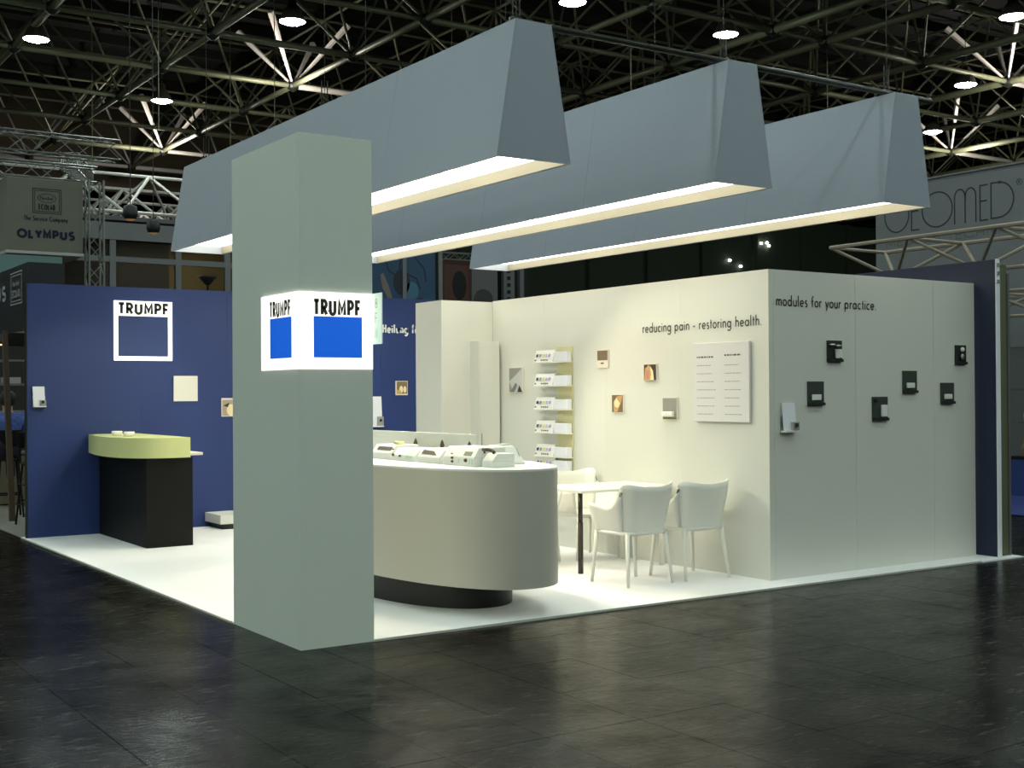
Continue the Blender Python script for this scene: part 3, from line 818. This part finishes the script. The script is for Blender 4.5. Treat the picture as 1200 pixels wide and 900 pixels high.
def make_chair():
    t = empty('armchair')
    # tub shell: runs from one arm tip round the back to the other; faces +Y
    hw, dp = .275, .25
    cor = .13
    path = []
    path += [(-hw, dp-.02-(.42*k/7)) for k in range(8)]
    c0 = (-hw+cor, -dp+cor-.02)
    for k in range(1, 7):
        a = PI+k*(PI/2)/7; path.append((c0[0]+cor*math.cos(a), c0[1]+cor*math.sin(a)))
    path += [(-hw+cor+(2*(hw-cor))*k/7, -dp-.02) for k in range(8)]
    half = path[:]
    path += [(-x, y) for x, y in reversed(half[:14])]
    n = len(path)
    tot = [0]
    for i in range(1, n): tot.append(tot[-1]+math.dist(path[i], path[i-1]))
    Ltot = tot[-1]
    rings = 9; V = []; F = []
    for i, (x, y) in enumerate(path):
        u = abs(tot[i]/Ltot-.5)*2            # 0 mid back, 1 arm tips
        if u < .30: top = .815+.028*(u/.30)**2*1.0
        elif u < .40: top = .843
        else:
            w = (u-.40)/.60
            top = .843-.205*(1-(1-min(1, w*1.9))**2.2) if w < .53 else .638+.035*((w-.53)/.47)
        if u > .30: top = min(top, .85)
        bot = .425
        for j in range(rings):
            v = j/(rings-1)
            z = bot+(top-bot)*v
            k = .77+.23*(v**.75)
            fl = 1+ (.03*max(0, v-.5) if u < .5 else .02)
            V.append((x*k*fl, y*k*fl-.01*v, z))
    for i in range(n-1):
        for j in range(rings-1):
            F.append((i*rings+j, (i+1)*rings+j, (i+1)*rings+j+1, i*rings+j+1))
    me = bpy.data.meshes.new('shell'); me.from_pydata(V, [], F); me.update()
    o = bpy.data.objects.new('shell', me); COL.objects.link(o); me.materials.append(m_plastic); o.parent = t
    for p in me.polygons: p.use_smooth = True
    so = o.modifiers.new('solid', 'SOLIDIFY'); so.thickness = .014; so.offset = 0
    # seat pan
    V = []; F = []; N = 12
    for i in range(N+1):
        for j in range(N+1):
            a = -1+2*i/N; b = -1+2*j/N
            ax = a*math.sqrt(1-b*b*.5*.35); by = b*math.sqrt(1-a*a*.5*.35)
            V.append((ax*.235, .01+by*.235, .447-.022*(1-a*a)*(1-b*b)+ (.0 if b < .8 else -.012*(b-.8)/.2)))
    for i in range(N):
        for j in range(N):
            F.append((i*(N+1)+j, (i+1)*(N+1)+j, (i+1)*(N+1)+j+1, i*(N+1)+j+1))
    me = bpy.data.meshes.new('seat'); me.from_pydata(V, [], F); me.update()
    o = bpy.data.objects.new('seat', me); COL.objects.link(o); me.materials.append(m_plastic); o.parent = t
    for p in me.polygons: p.use_smooth = True
    so = o.modifiers.new('solid', 'SOLIDIFY'); so.thickness = .03; so.offset = -1
    for sx in (-1, 1):
        for y0, y1 in ((.20, .225), (-.19, -.245)):
            MB().tube((sx*.205, y0, .43), (sx*.245, y1, 0), .021, .013, 10).build('leg', m_plastic, t, smooth=True)
    return t
ch = make_chair()
spots_ = [(3.43, .93, 0.03, 'ivory plastic armchair nearest the camera, its back to the aisle'),
          (4.045, .90, -.02, 'ivory plastic armchair beside the wall, right of the nearest one'),
          (4.08, 2.44, PI-.02, 'ivory plastic armchair across the table, right of the hidden one'),
          (3.43, 2.52, PI+.04, 'ivory plastic armchair partly hidden behind the end of the counter')]
for k, (x, y, a, lab) in enumerate(spots_):
    o = ch if k == 0 else copy_tree(ch)
    o.location = (x, y, 0); o.rotation_euler.z = a
    tag(o, lab, 'chair', 'armchairs around the meeting table')

# ------------------------------------------------------------------ BACKGROUND: bulkhead, far frame
m_bulk = mat('bulkhead_sheet', s(84, 76, 54), .7)
bh = empty('wall_bulkhead', (0, 46, 0)); tag(bh, kind='structure')
for k in range(5):
    MB().box(-22, 0+k*.25, 10.2+k*.85, 24, .2+k*.25, 11.0+k*.85).build('sheet', m_bulk, bh)
m_tgrey = mat('low_truss_window_lit', s(176, 174, 166), .5)  # paleness stands for window light falling on this frame
ff = empty('low_roof_frame', (8, 36, 6.9)); tag(ff, 'pale grey low roof frame of thin tubes behind the hanging banner', 'roof truss')
def near(a, b): return MB().tube(a, b, .05, None, 6)
NX, NY, CS, HT = 7, 7, 2.3, 1.3
for i in range(NX):
    for j in range(NY):
        x = -5+i*CS; y = -7+j*CS*1.15; c = (x+CS/2, y+CS*.57, HT)
        if i+1 < NX: near((x, y, 0), (x+CS, y, 0)).build('chord_tube', m_tgrey, ff)
        if j+1 < NY: near((x, y, 0), (x, y+CS*1.15, 0)).build('chord_tube', m_tgrey, ff)
        if i+1 < NX and j+1 < NY:
            for dx, dy in ((0, 0), (CS, 0), (0, CS*1.15), (CS, CS*1.15)):
                near((x+dx, y+dy, 0), c).build('strut', m_tgrey, ff)
        if i+2 < NX and j+1 < NY: near(c, (c[0]+CS, c[1], HT)).build('chord_tube', m_tgrey, ff)

# ---- hall window front with a room behind it
m_mull = mat('window_mullion_grey', s(104, 106, 108), .5)
m_pane = mat('window_pane_dark', s(30, 32, 30), .12, spec=.6)
gm = bpy.data.materials.new('window_glass'); gm.use_nodes = True
gb = gm.node_tree.nodes['Principled BSDF']; gb.inputs['Transmission Weight'].default_value = 1.0; gb.inputs['Roughness'].default_value = .02; gb.inputs['IOR'].default_value = 1.05; gb.inputs['Base Color'].default_value = (.75, .8, .78, 1)
wn = empty('window_1', (0, 22, 0)); tag(wn, kind='structure')
MB().box(1.0, 0, 5.22, 9.6, .15, 5.62).build('header', m_mull, wn)
MB().box(1.0, .02, 4.70, 9.6, .12, 4.83).build('rail', m_mull, wn)
MB().box(1.0, .02, 3.0, 9.6, .12, 3.12).build('rail', m_mull, wn)
MB().box(1.0, .0, FZ, 9.6, .14, .5).build('sill', m_mull, wn)
xs = [1.05, 2.15, 3.7, 5.24, 6.80, 8.03, 9.5]
for x in xs: MB().box(x-.07, .015, .5, x+.07, .125, 5.22).build('mullion', m_mull, wn)
for a, b in zip(xs, xs[1:]):
    for z0, z1 in ((.5, 3.0), (3.12, 4.70), (4.83, 5.22)):
        MB().box(a+.07, .06, z0, b-.07, .07, z1).build('pane', gm, wn)
m_room = mat('room_back_olive', s(92, 78, 40), .7); m_room2 = mat('room_back_dark', s(40, 40, 34), .7); m_rceil = mat('room_ceiling_grey', s(86, 86, 88), .7)
rw = empty('wall_room', (0, 26, 0)); tag(rw, kind='structure')
MB().box(.5, 0, FZ, 7.9, .1, 5.9).build('panel', m_room2, rw); MB().box(7.9, 0, FZ, 11.0, .1, 5.9).build('panel', m_room, rw)
MB().box(.5, -3.8, 5.7, 11, 0, 5.8).build('ceiling_panel', m_rceil, rw)
for k in range(4): MB().box(.5, -3.4+k*.9, 5.62, 11, -3.3+k*.9, 5.699).build('ceiling_beam', m_darkmetal, rw)
m_rl = emis('room_lamp_glow', (1, .9, .7), 45)
for k, (x, y) in enumerate(((6.9, 24.6), (7.5, 24.1), (8.6, 24.6))):
    o = MB().lathe([(.16, -.05), (.16, .0)], (0, 0, 0), 16).build('ceiling_downlight', m_rl); o.location = (x, y, 5.60)
    tag(o, 'round ceiling light behind the hall window, %s from the left' % wd[k], 'lamp', 'ceiling lights behind the hall window')
fl_ = empty('floor_lamp', (8.25, 24, FZ)); tag(fl_, 'pale uplighter floor lamp behind the hall window beside the pillar', 'lamp')
MB().lathe([(.18, 0), (.18, .03)], k=16).build('base', m_darkmetal, fl_)
MB().tube((0, 0, .03), (0, 0, 4.45), .025, None, 8).build('pole', m_darkmetal, fl_)
MB().lathe([(.06, 4.45), (.2, 4.62), (.27, 4.68)], k=20).build('bowl_shade', m_mull, fl_, smooth=True)

# ---- hanging banner cube with truss rig
m_cloth = mat('banner_cloth_grey', s(106, 104, 94), .85, speck=.06, scale=3, bump=.3)
m_bprint = mat('banner_print_dark', s(38, 38, 34), .8); m_bnavy = mat('banner_print_navy', s(14, 14, 44), .8)
bn = empty('hanging_banner', (1.21, 14, 3.96)); tag(bn, 'square grey hanging cloth banner cube lettered OLYMPUS in navy', 'banner')
MB().box(0, 0, 0, 1.21, 1.4, 1.19).build('cloth', m_cloth, bn, bevel=.01)
MB().box(-.01, -.012, -.05, 1.22, 1.41, -.001).build('bottom_hem', m_frame_far, bn)
def outline(x0, x1, z0, z1, w, y, m, parent, name='frame_line'):
    MB().poly([(x0, y, z0), (x1, y, z0), (x1-w, y, z0+w), (x0+w, y, z0+w)]).poly([(x1, y, z0), (x1, y, z1), (x1-w, y, z1-w), (x1-w, y, z0+w)]).poly([(x1, y, z1), (x0, y, z1), (x0+w, y, z1-w), (x1-w, y, z1-w)]).poly([(x0, y, z1), (x0, y, z0), (x0+w, y, z0+w), (x0+w, y, z1-w)]).build(name, m, parent)
outline(.40, .86, .62, 1.03, .014, -.004, m_bprint, bn); outline(.43, .83, .65, 1.0, .012, -.004, m_bprint, bn)
mb = MB()
for k in range(24):
    a = 2*PI*k/24; b = 2*PI*(k+1)/24
    mb.poly([(.63+.15*math.cos(a), -.004, .875+.075*math.sin(a)), (.63+.15*math.cos(b), -.004, .875+.075*math.sin(b)), (.63+.138*math.cos(b), -.004, .875+.065*math.sin(b)), (.63+.138*math.cos(a), -.004, .875+.065*math.sin(a))])
mb.build('oval_line', m_bprint, bn)
lettering('Henkel', (.52, -.004, .845), (1, 0, 0), (0, 0, 1), .06, .22, .011, m_bprint, bn)
lettering('ECOLAB', (.50, -.004, .69), (1, 0, 0), (0, 0, 1), .075, .27, .022, m_bprint, bn)
lettering('The Service Company', (.27, -.004, .50), (1, 0, 0), (0, 0, 1), .07, .70, .014, m_bprint, bn)
lettering('OLYMPUS', (.17, -.004, .22), (1, 0, 0), (0, 0, 1), .115, .93, .044, m_bnavy, bn)
m_rig = mat('rig_truss_aluminium', s(120, 122, 118), .4, metal=.5)
def box_truss(name, a, b, w, m, label, step=None, tr=.018, br=.010):
    a = Vector(a); b = Vector(b); t = empty(name, a); d = (b-a); L = d.length; d.normalize()
    u = Vector((0, 0, 1)) if abs(d.z) < .9 else Vector((1, 0, 0)); v = d.cross(u).normalized(); u = v.cross(d).normalized()
    cs = [(u*i+v*j)*w/2 for i, j in ((1, 1), (1, -1), (-1, -1), (-1, 1))]
    for c in cs: MB().tube(c, c+d*L, tr, None, 6).build('main_tube', m, t)
    n = max(2, int(L/(step or w*1.1))); st = L/n
    for f in range(4):
        c0, c1 = cs[f], cs[(f+1) % 4]
        for k in range(n):
            p, q = (c0, c1) if k % 2 == 0 else (c1, c0)
            MB().tube(p+d*st*k, q+d*st*(k+1), br, None, 4).build('brace', m, t)
    tag(t, label, 'truss'); return t
box_truss('rig_truss', (-1.2, 14.5, 5.36), (2.75, 14.5, 5.36), .26, m_rig, 'lower horizontal aluminium truss directly above the lettered banner')
box_truss('rig_truss', (-1.2, 15.2, 5.95), (3.35, 15.2, 5.95), .34, m_rig, 'upper horizontal aluminium truss above the lettered banner')
box_truss('rig_truss', (2.62, 14.05, FZ), (2.62, 14.05, 5.2), .24, m_rig, 'upright aluminium truss column right of the lettered banner')
box_truss('rig_truss', (2.62, 15.7, 5.8), (5.2, 24, 6.9), .3, m_rig, 'aluminium truss running back from the banner towards the window')
m_black2 = mat('fascia_black', s(22, 26, 30), .5)
# floodlights on the rig
for k, (x, z, lab) in enumerate(((3.57, 4.76, 'dark round floodlight hanging left of the pillar, nearer the rig column'), (4.28, 4.66, 'dark round floodlight hanging closest to the trough light end'))):
    t = empty('floodlight', (x, 15.2+.9*k, z)); tag(t, lab, 'floodlight')
    MB().lathe([(.10, .0), (.13, .08), (.12, .22), (.05, .26)], k=14).build('housing', m_black2, t, smooth=True)
    MB().lathe([(.098, -.004), (.02, -.03)], k=14).build('lens', mat('floodlight_lens', s(150, 120, 84), .3, emit=s(190, 140, 90)[:3], estr=.35), t)
    MB().tube((0, 0, .26), (0, 0, 9.3), .008, None, 5).build('bracket', m_black2, t)

# ---- neighbouring black stand at the far left
nb2 = empty('neighbour_fascia', (.409, 9.0, 2.435)); tag(nb2, 'black fascia of the neighbouring stand behind the blue wall, white letters', 'fascia')
MB().box(0, 0, 0, .44, .08, .83).build('front_board', m_black2, nb2)
MB().box(0, .081, .0, .08, 5.0, .83).build('side_board', m_black2, nb2)
lettering('OLYMPUS', (-.003, 3.5, .44), (0, -1, 0), (0, 0, 1), .17, 2.3, .045, mat('fascia_white_print', s(150, 156, 160), .6), nb2)
m_fw = bpy.data.materials['fascia_white_print']
def outline_x(y0, y1, z0, z1, w, m, parent):
    x = -.003
    MB().poly([(x, y0, z0), (x, y1, z0), (x, y1-w, z0+w), (x, y0+w, z0+w)]).poly([(x, y1, z0), (x, y1, z1), (x, y1-w, z1-w), (x, y1-w, z0+w)]).poly([(x, y1, z1), (x, y0, z1), (x, y0+w, z1-w), (x, y1-w, z1-w)]).poly([(x, y0, z1), (x, y0, z0), (x, y0+w, z0+w), (x, y0+w, z1-w)]).build('frame_line', m, parent)
outline_x(.32, .98, .34, .76, .016, m_fw, nb2); outline_x(.37, .93, .38, .72, .012, m_fw, nb2)
lettering('Henkel', (-.003, .86, .58), (0, -1, 0), (0, 0, 1), .07, .40, .012, m_fw, nb2)
lettering('ECOLAB', (-.003, .88, .44), (0, -1, 0), (0, 0, 1), .08, .45, .020, m_fw, nb2)
tb_ = MB().prism([(0, 0), (1.1, 0), (1.1, .06), (0, .06)], 0, .42).build('teal_print_board', mat('teal_board_print', s(96, 124, 122), .7)); tb_.location = (.55, 12.3, 3.28)
tag(tb_, 'pale teal board tucked under the lettered banner', 'board')
pf = MB().box(-6, 8.6, FZ, .0, 15.0, .0).build('floor_neighbour', mat('neighbour_floor', s(112, 110, 100), .6)); tag(pf, kind='structure')
pf2 = MB().box(0.0, 7.62, FZ, 5.2, 15.0, .0).build('floor_neighbour', bpy.data.materials['neighbour_floor']); tag(pf2, kind='structure')
nw = MB().box(-1.5, 14.5, 0, 3.0, 14.6, 2.42).build('wall_neighbour', mat('neighbour_wall_dark', s(38, 36, 30), .7)); tag(nw, kind='structure')
post = MB().hexa([(.30, 9.55, 0), (.37, 9.55, 0), (.37, 9.62, 0), (.30, 9.62, 0)], [(.22, 9.55, 2.43), (.28, 9.55, 2.43), (.28, 9.62, 2.43), (.22, 9.62, 2.43)]).build('timber_post', mat('timber_dark', s(84, 68, 52), .6))
tag(post, 'slightly leaning dark brown post at the left edge', 'post')
t = empty('ceiling_spot', (.42, 10.6, 2.28)); tag(t, 'small warm spot lamp glowing under the black fascia', 'lamp')
MB().lathe([(.05, .02), (.06, .06), (.02, .15)], k=12).build('housing', m_black2, t); MB().lathe([(.048, .016), (.01, 0)], k=12).build('lens', emis('warm_spot_glow', (1, .62, .28), 2.2), t)
sh = empty('shelf_unit', (.62, 12.0, 0)); tag(sh, 'grey open shelf unit with paper stacks in the neighbouring stand', 'shelf')
for z in (.75, 1.35, 1.75, 2.1): MB().box(-.5, 0, z, 1.2, .4, z+.03).build('shelf_board', m_mull, sh)
for x in (-.5, 1.17): MB().box(x, .41, 0, x+.03, .44, 2.2).build('upright', m_black2, sh)
MB().box(-.46, .02, .02, 1.15, .40, .72).build('cupboard', mat('cupboard_beige', s(104, 96, 74), .6), sh)
for k, x in enumerate((-.2, .15, .5)):
    o = MB().box(0, 0, 0, .22, .3, .06+.03*k).build('paper_stack', m_print); o.location = (.62+x, 12.05, 1.782); tag(o, 'paper stack on the upper shelf of neighbouring stand, %s from left' % wd[k], 'paper', 'paper stacks on the shelf')
def bar_stool(x, y, a, lab):
    t = empty('bar_stool', (x, y, 0), a); tag(t, lab, 'stool', 'black bar stools')
    MB().lathe([(.16, .74), (.17, .76), (.16, .78)], k=18).build('seat', m_black, t)
    MB().box(-.16, .13, .95, .16, .155, 1.15).build('backrest', m_black, t, bevel=.01)
    for sx in (-1, 1):
        for sy in (-1, 1): MB().tube((sx*.11, sy*.11, .74), (sx*.17, sy*.17, 0), .013, None, 6).build('leg', m_black, t)
        MB().tube((sx*.13, .12, .76), (sx*.14, .14, 1.1), .012, None, 6).build('back_post', m_black, t)
        for z in (.25, .5): MB().tube((sx*.15, -.15, z), (sx*.15, .15, z), .01, None, 6).build('rung', m_black, t)
        MB().tube((-.15, sx*.15, .3), (.15, sx*.15, .3), .01, None, 6).build('rung', m_black, t)
bar_stool(.47, 8.95, .2, 'black bar stool just behind the left edge of blue wall')
bar_stool(.42, 10.2, PI-.1, 'black bar stool carrying the person in blue, neighbouring stand')

# ---- seated person in blue, mostly hidden behind the blue wall
def skin_mesh(name, verts, edges, radii, m, parent=None, root=0, sub=1):
    me = bpy.data.meshes.new(name); me.from_pydata(verts, edges, []); me.update()
    o = bpy.data.objects.new(name, me); COL.objects.link(o); me.materials.append(m)
    if parent: o.parent = parent
    me.skin_vertices.new() if hasattr(me.skin_vertices, 'new') and len(me.skin_vertices) == 0 else None
    sk = o.modifiers.new('skin', 'SKIN')
    if len(me.skin_vertices) == 0:
        bpy.context.view_layer.objects.active = o
    for i, r in enumerate(radii):
        v = me.skin_vertices[0].data[i]; v.radius = (r[0], r[1]) if isinstance(r, tuple) else (r, r); v.use_root = (i == root)
    sk.use_smooth_shade = True
    if sub: ss = o.modifiers.new('sub', 'SUBSURF'); ss.levels = sub; ss.render_levels = sub
    return o
m_skin = mat('skin', s(176, 128, 100), .6); m_shirt = mat('blue_check_shirt', s(72, 92, 160), .8, speck=.35, scale=22); m_hair = mat('dark_hair', s(22, 18, 15), .7); m_trous = mat('dark_trousers', s(24, 26, 40), .8)
pr_ = empty('person', (.42, 10.2, .85)); pr_.rotation_euler.z = PI; tag(pr_, 'dark haired person in blue checked shirt seated behind the blue wall edge', 'person')
bv = [(0, 0, .08), (0, .02, .26), (0, 0, .44), (0, -.02, .52), (0, -.04, .60), (0, -.06, .70),
      (-.17, -.01, .45), (-.23, -.10, .22), (-.15, -.30, .14), (-.12, -.38, .13),
      (.17, -.01, .45), (.23, -.10, .22), (.15, -.30, .14), (.12, -.38, .13),
      (-.09, 0, .06), (-.11, -.40, .04), (-.11, -.38, -.38), (-.11, -.50, -.42),
      (.09, 0, .06), (.11, -.40, .04), (.11, -.38, -.38), (.11, -.50, -.42)]
be = [(0, 1), (1, 2), (2, 3), (3, 4), (4, 5), (2, 6), (6, 7), (7, 8), (8, 9), (2, 10), (10, 11), (11, 12), (12, 13), (0, 14), (14, 15), (15, 16), (16, 17), (0, 18), (18, 19), (19, 20), (20, 21)]
br = [(.15, .12), (.14, .11), (.15, .11), .055, .075, .07, .06, .045, .032, .026, .06, .045, .032, .026, .085, .065, .045, .035, .085, .065, .045, .035]
try:
    body = skin_mesh('body', bv, be, br, m_skin, pr_)
    skin_mesh('shirt', bv[:3]+[bv[3]]+[bv[6], bv[7], bv[8], bv[10], bv[11], bv[12]], [(0, 1), (1, 2), (2, 3), (2, 4), (4, 5), (5, 6), (2, 7), (7, 8), (8, 9)],
              [(.165, .135), (.155, .125), (.165, .125), .07, .095, .07, .05, .095, .07, .05], m_shirt, pr_)
    skin_mesh('trousers', [bv[0], bv[14], bv[15], bv[16], bv[18], bv[19], bv[20]], [(0, 1), (1, 2), (2, 3), (0, 4), (4, 5), (5, 6)], [(.15, .13), .1, .08, .06, .1, .08, .06], m_trous, pr_)
except Exception as ex:
    print('SKIN', ex)
MB().lathe([(.03, -.10), (.085, -.06), (.105, .0), (.10, .06), (.06, .11), (.01, .12)], (0, -.02, .70), 18).build('hair', m_hair, pr_, smooth=True)

# ---- big picture panels above the blue wall
m_pblue = mat('poster_blue', s(22, 62, 92), .5); m_pblue2 = mat('poster_blue_dark', s(12, 22, 40), .5); m_pblue3 = mat('poster_blue_light', s(48, 98, 122), .5); m_ppink = mat('poster_pinkish', s(112, 100, 96), .5)
ps = empty('picture_wall', (9.7, 18, 3.0)); tag(ps, 'large dark blue picture wall with spidery shapes above the blue wall', 'picture')
MB().box(-.2, 0, -3.0, 1.85, .1, 2.3).build('board', m_pblue, ps)
for x in (-.0, 1.02, 1.98): MB().box(x-.05, -.03, -3.0, x+.05, -.001, 2.3).build('frame_post', m_mull, ps)
MB().poly([(p[0]*1.0, -.002, p[1]*1.0) for p in ell(.95, 1.15, .22, .30, 20)]).build('dark_shape', m_pblue2, ps)
MB().poly([(p[0], -.002, p[1]) for p in ell(1.22, .95, .18, .22, 20)]).build('light_shape', m_pblue3, ps)
MB().poly([(.40, -.002, 1.30), (.48, -.002, 1.35), (.62, -.002, 1.05), (.72, -.002, .75), (.62, -.002, .72), (.46, -.002, 1.0)]).build('pale_shape', m_ppink, ps)
for pts in (((.5, 1.75), (.62, 1.4), (.82, 1.3)), ((.95, 1.75), (.9, 1.5), (.95, 1.3)), ((1.1, 1.35), (1.35, 1.25), (1.45, 1.0)), ((1.3, 1.75), (1.55, 1.5), (1.6, 1.2)), ((1.1, .6), (1.2, .75), (1.5, .8))):
    mb = MB(); glyph_mesh(mb, [list(pts)], 0, 1, 1, .035, lambda p: (p.x, -.004, p.y)); mb.build('leg_shape', m_pblue2, ps)
pb = empty('picture_banner', (11.82, 18.05, 3.0)); tag(pb, 'dark brown picture banner between the blue pictures and grey banner', 'picture')
MB().box(0, 0, -3.0, .72, .06, 1.74).build('cloth', mat('banner_brown', s(66, 38, 26), .8), pb); MB().poly([(p[0], -.003, p[1]) for p in ell(.42, 1.15, .2, .35)]).build('dark_shape', m_black, pb)
box_truss('rig_truss', (11.8, 18.08, 4.835), (12.6, 18.08, 4.835), .16, m_rig, 'short thin truss above the dark brown picture banner', tr=.012, br=.008)
pg = empty('picture_banner', (12.56, 18.0, 3.0)); tag(pg, 'plain grey banner with a dark round shape beside the brown one', 'picture')
MB().box(0, 0, -3.0, .66, .06, 1.75).build('cloth', mat('banner_grey', s(84, 84, 86), .8), pg); MB().poly([(p[0], -.003, p[1]) for p in ell(.32, .82, .28, .27)]).build('dark_shape', mat('banner_shape_grey', s(46, 46, 46), .8), pg)
for k, (x0, x1) in enumerate(((13.32, 13.42), (13.60, 13.92), (14.08, 14.2))):
    t = empty('metal_column', (x0, 18.2, FZ)); tag(t, 'slim grey column before dark gap behind the cabin, %s from left' % wd[k], 'column', 'slim columns behind the cabin')
    MB().box(0, 0, 0, x1-x0, .1, 5.0).build('shaft', mat('column_grey', s(80, 82, 84), .5), t)
    if k == 1:
        for q in range(8): MB().box(.10, -.004, 3.35+q*.17, .20, -.0005, 3.44+q*.17).build('slot', m_black, t)
MB_dk = MB().box(13.2, 18.5, FZ, 14.5, 18.6, 5.0).build('wall_dark', m_black); tag(MB_dk, kind='structure')
m_dot = emis('far_lamp_glow', (1, 1, .9), 16)
for k, p in enumerate(((37.68, 8.29), (38.05, 8.33), (38.17, 8.2), (35.73, 7.41), (36.4, 7.18))):
    o = MB().lathe([(.04, -.05), (.07, 0), (.04, .05)], k=10).build('far_lamp', m_dot); o.location = (p[0], 33.42, p[1])
    tag(o, 'tiny far lamp shining on the dark green hall wall, %s from left' % wd[[2, 3, 4, 0, 1][k]], 'lamp', 'tiny lamps on the dark green wall')

# ---- right: big lettered banner wall, truss in front
m_gb = mat('banner_wall_grey', s(110, 114, 116), .8, speck=.03, scale=4)
ge = empty('lettered_banner_wall', (16, 8.82, FZ), -PI/2); tag(ge, 'large grey banner wall lettered GEOMED in thin round strokes', 'banner')
MB().box(0, 0, 2.6, 5.2, .1, 5.50).build('banner_cloth', m_gb, ge)
MB().box(0, .11, 0, 5.2, .2, 2.59).build('lower_wall', mat('banner_base_grey', s(88, 92, 90), .8), ge)
MB().box(-.01, -.03, 5.501, 5.2, .12, 5.53).build('top_rail', m_mull, ge)
x = .22
def glet(key, x0, y0, w, hgt, dx=0):
    mb = MB(); glyph_mesh(mb, GL[key][0], x0, w, hgt, .026, lambda p: (p.x, -.004, p.y+y0)); mb.build('letter', m_textdk, ge)
GL['O_wide'] = ([arc(.5, .5, .5, 0, 360, .5)], 1); GL['G_round'] = ([arc(.5, .5, .5, 60, 350, .5)+[(.99, .62), (.62, .62)]], 1); GL['E_slim'] = ([[(.42, 1), (.02, 1), (.02, 0), (.42, 0)], [(.02, .55), (.38, .55)]], .5); GL['D_round'] = ([[(.02, 0), (.02, 1), (.3, 1)]+arc(.3, .5, .55, 90, -90, .5)+[(.02, 0)]], 1)
glet('G_round', .22, 4.60, .56, .64); glet('E_slim', .83, 4.60, .44, .64); glet('O_wide', 1.08, 4.60, .66, .64); glet('m_round', 1.76, 4.60, .53, .62); glet('E_slim', 2.31, 4.61, .40, .62); glet('D_round', 2.53, 4.62, .54, .62)
mb = MB(); glyph_mesh(mb, [arc(0, 0, .05, 0, 360)], 3.10, 1, 1, .010, lambda p: (p.x, -.004, p.y+5.19)); mb.build('round_mark', m_textdk, ge)
lettering('R', (3.08, -.004, 5.165), (1, 0, 0), (0, 0, 1), .05, .045, .008, m_textdk, ge)
lettering('MEDIZIN·TECHNIK', (.25, -.004, 4.34), (1, 0, 0), (0, 0, 1), .13, 2.72, .022, m_print2, ge)
m_ts = mat('space_truss_pale', s(150, 138, 122), .5)
def space_truss(x, y0, n, st, zt, zb, dx, label, r=.027):
    t = empty('space_truss', (x, y0, zb)); tag(t, label, 'truss'); hh = zt-zb
    for k in range(n):
        a = -k*st; b = -(k+1)*st; mdd = (a+b)/2
        for xx in (0, dx): MB().tube((xx, a, hh), (xx, b, hh), r*1.2, None, 6).build('chord_tube', m_ts, t)
        MB().tube((0, a, hh), (dx, a, hh), r, None, 6).build('chord_tube', m_ts, t)
        for xx in (0, dx):
            for yy in (a, b): MB().tube((xx, yy, hh), (dx/2, mdd, 0), r, None, 6).build('strut', m_ts, t)
        if k+1 < n: MB().tube((dx/2, mdd, 0), (dx/2, mdd-st, 0), r*1.1, None, 6).build('chord_tube', m_ts, t)
    return t
space_truss(12, 6.39, 5, 1.5, 3.865, 3.35, 1.3, 'pale tubular space truss in front of the lettered banner wall')
space_truss(13.6, 5.9, 5, 1.2, 3.1, 2.75, 1.2, 'lower pale space truss beside the right end of the stand', .024)
rc = empty('glass_cabinet', (13.6, 4.3, FZ), -PI/2); tag(rc, 'grey green display cabinet seen past the right end of the stand', 'cabinet')
MB().box(0, 0, .55, 2.6, .5, .60).build('shelf', m_black, rc); MB().box(0, 0, 0, 2.6, .5, .549).build('base', m_blue, rc); MB().box(0, .4, .601, 2.6, .5, 2.25).build('back', mat('cabinet_back', s(96, 106, 92), .6), rc)
MB().box(0, 0, 2.251, 2.6, .5, 2.5).build('canopy', m_mull, rc)
for z in (1.1, 1.6): MB().box(0, .05, z, 2.6, .39, z+.02).build('shelf', gm, rc)
for k, (a, z, c) in enumerate(((.15, .60, brn), (.4, .60, gry), (.2, 1.12, gry), (.45, 1.12, dkb), (.3, 1.62, lgy))):
    o = MB().lathe([(.05, 0), (.06, .12), (.03, .2), (.03, .24)], k=12).build('bottle', c); o.location = (13.75, 4.3-a, FZ+z+.001)
    tag(o, 'small vessel in the display cabinet at right edge, %s counting upwards' % wd[k], 'vessel', 'vessels in the display cabinet')
cf = MB().box(7.6, -.5, FZ, 18, 4.4, -.004).build('floor_blue', mat('blue_floor_carpet', s(26, 44, 110), .9)); cf.location = (3.4, 0, 0); tag(cf, kind='structure')
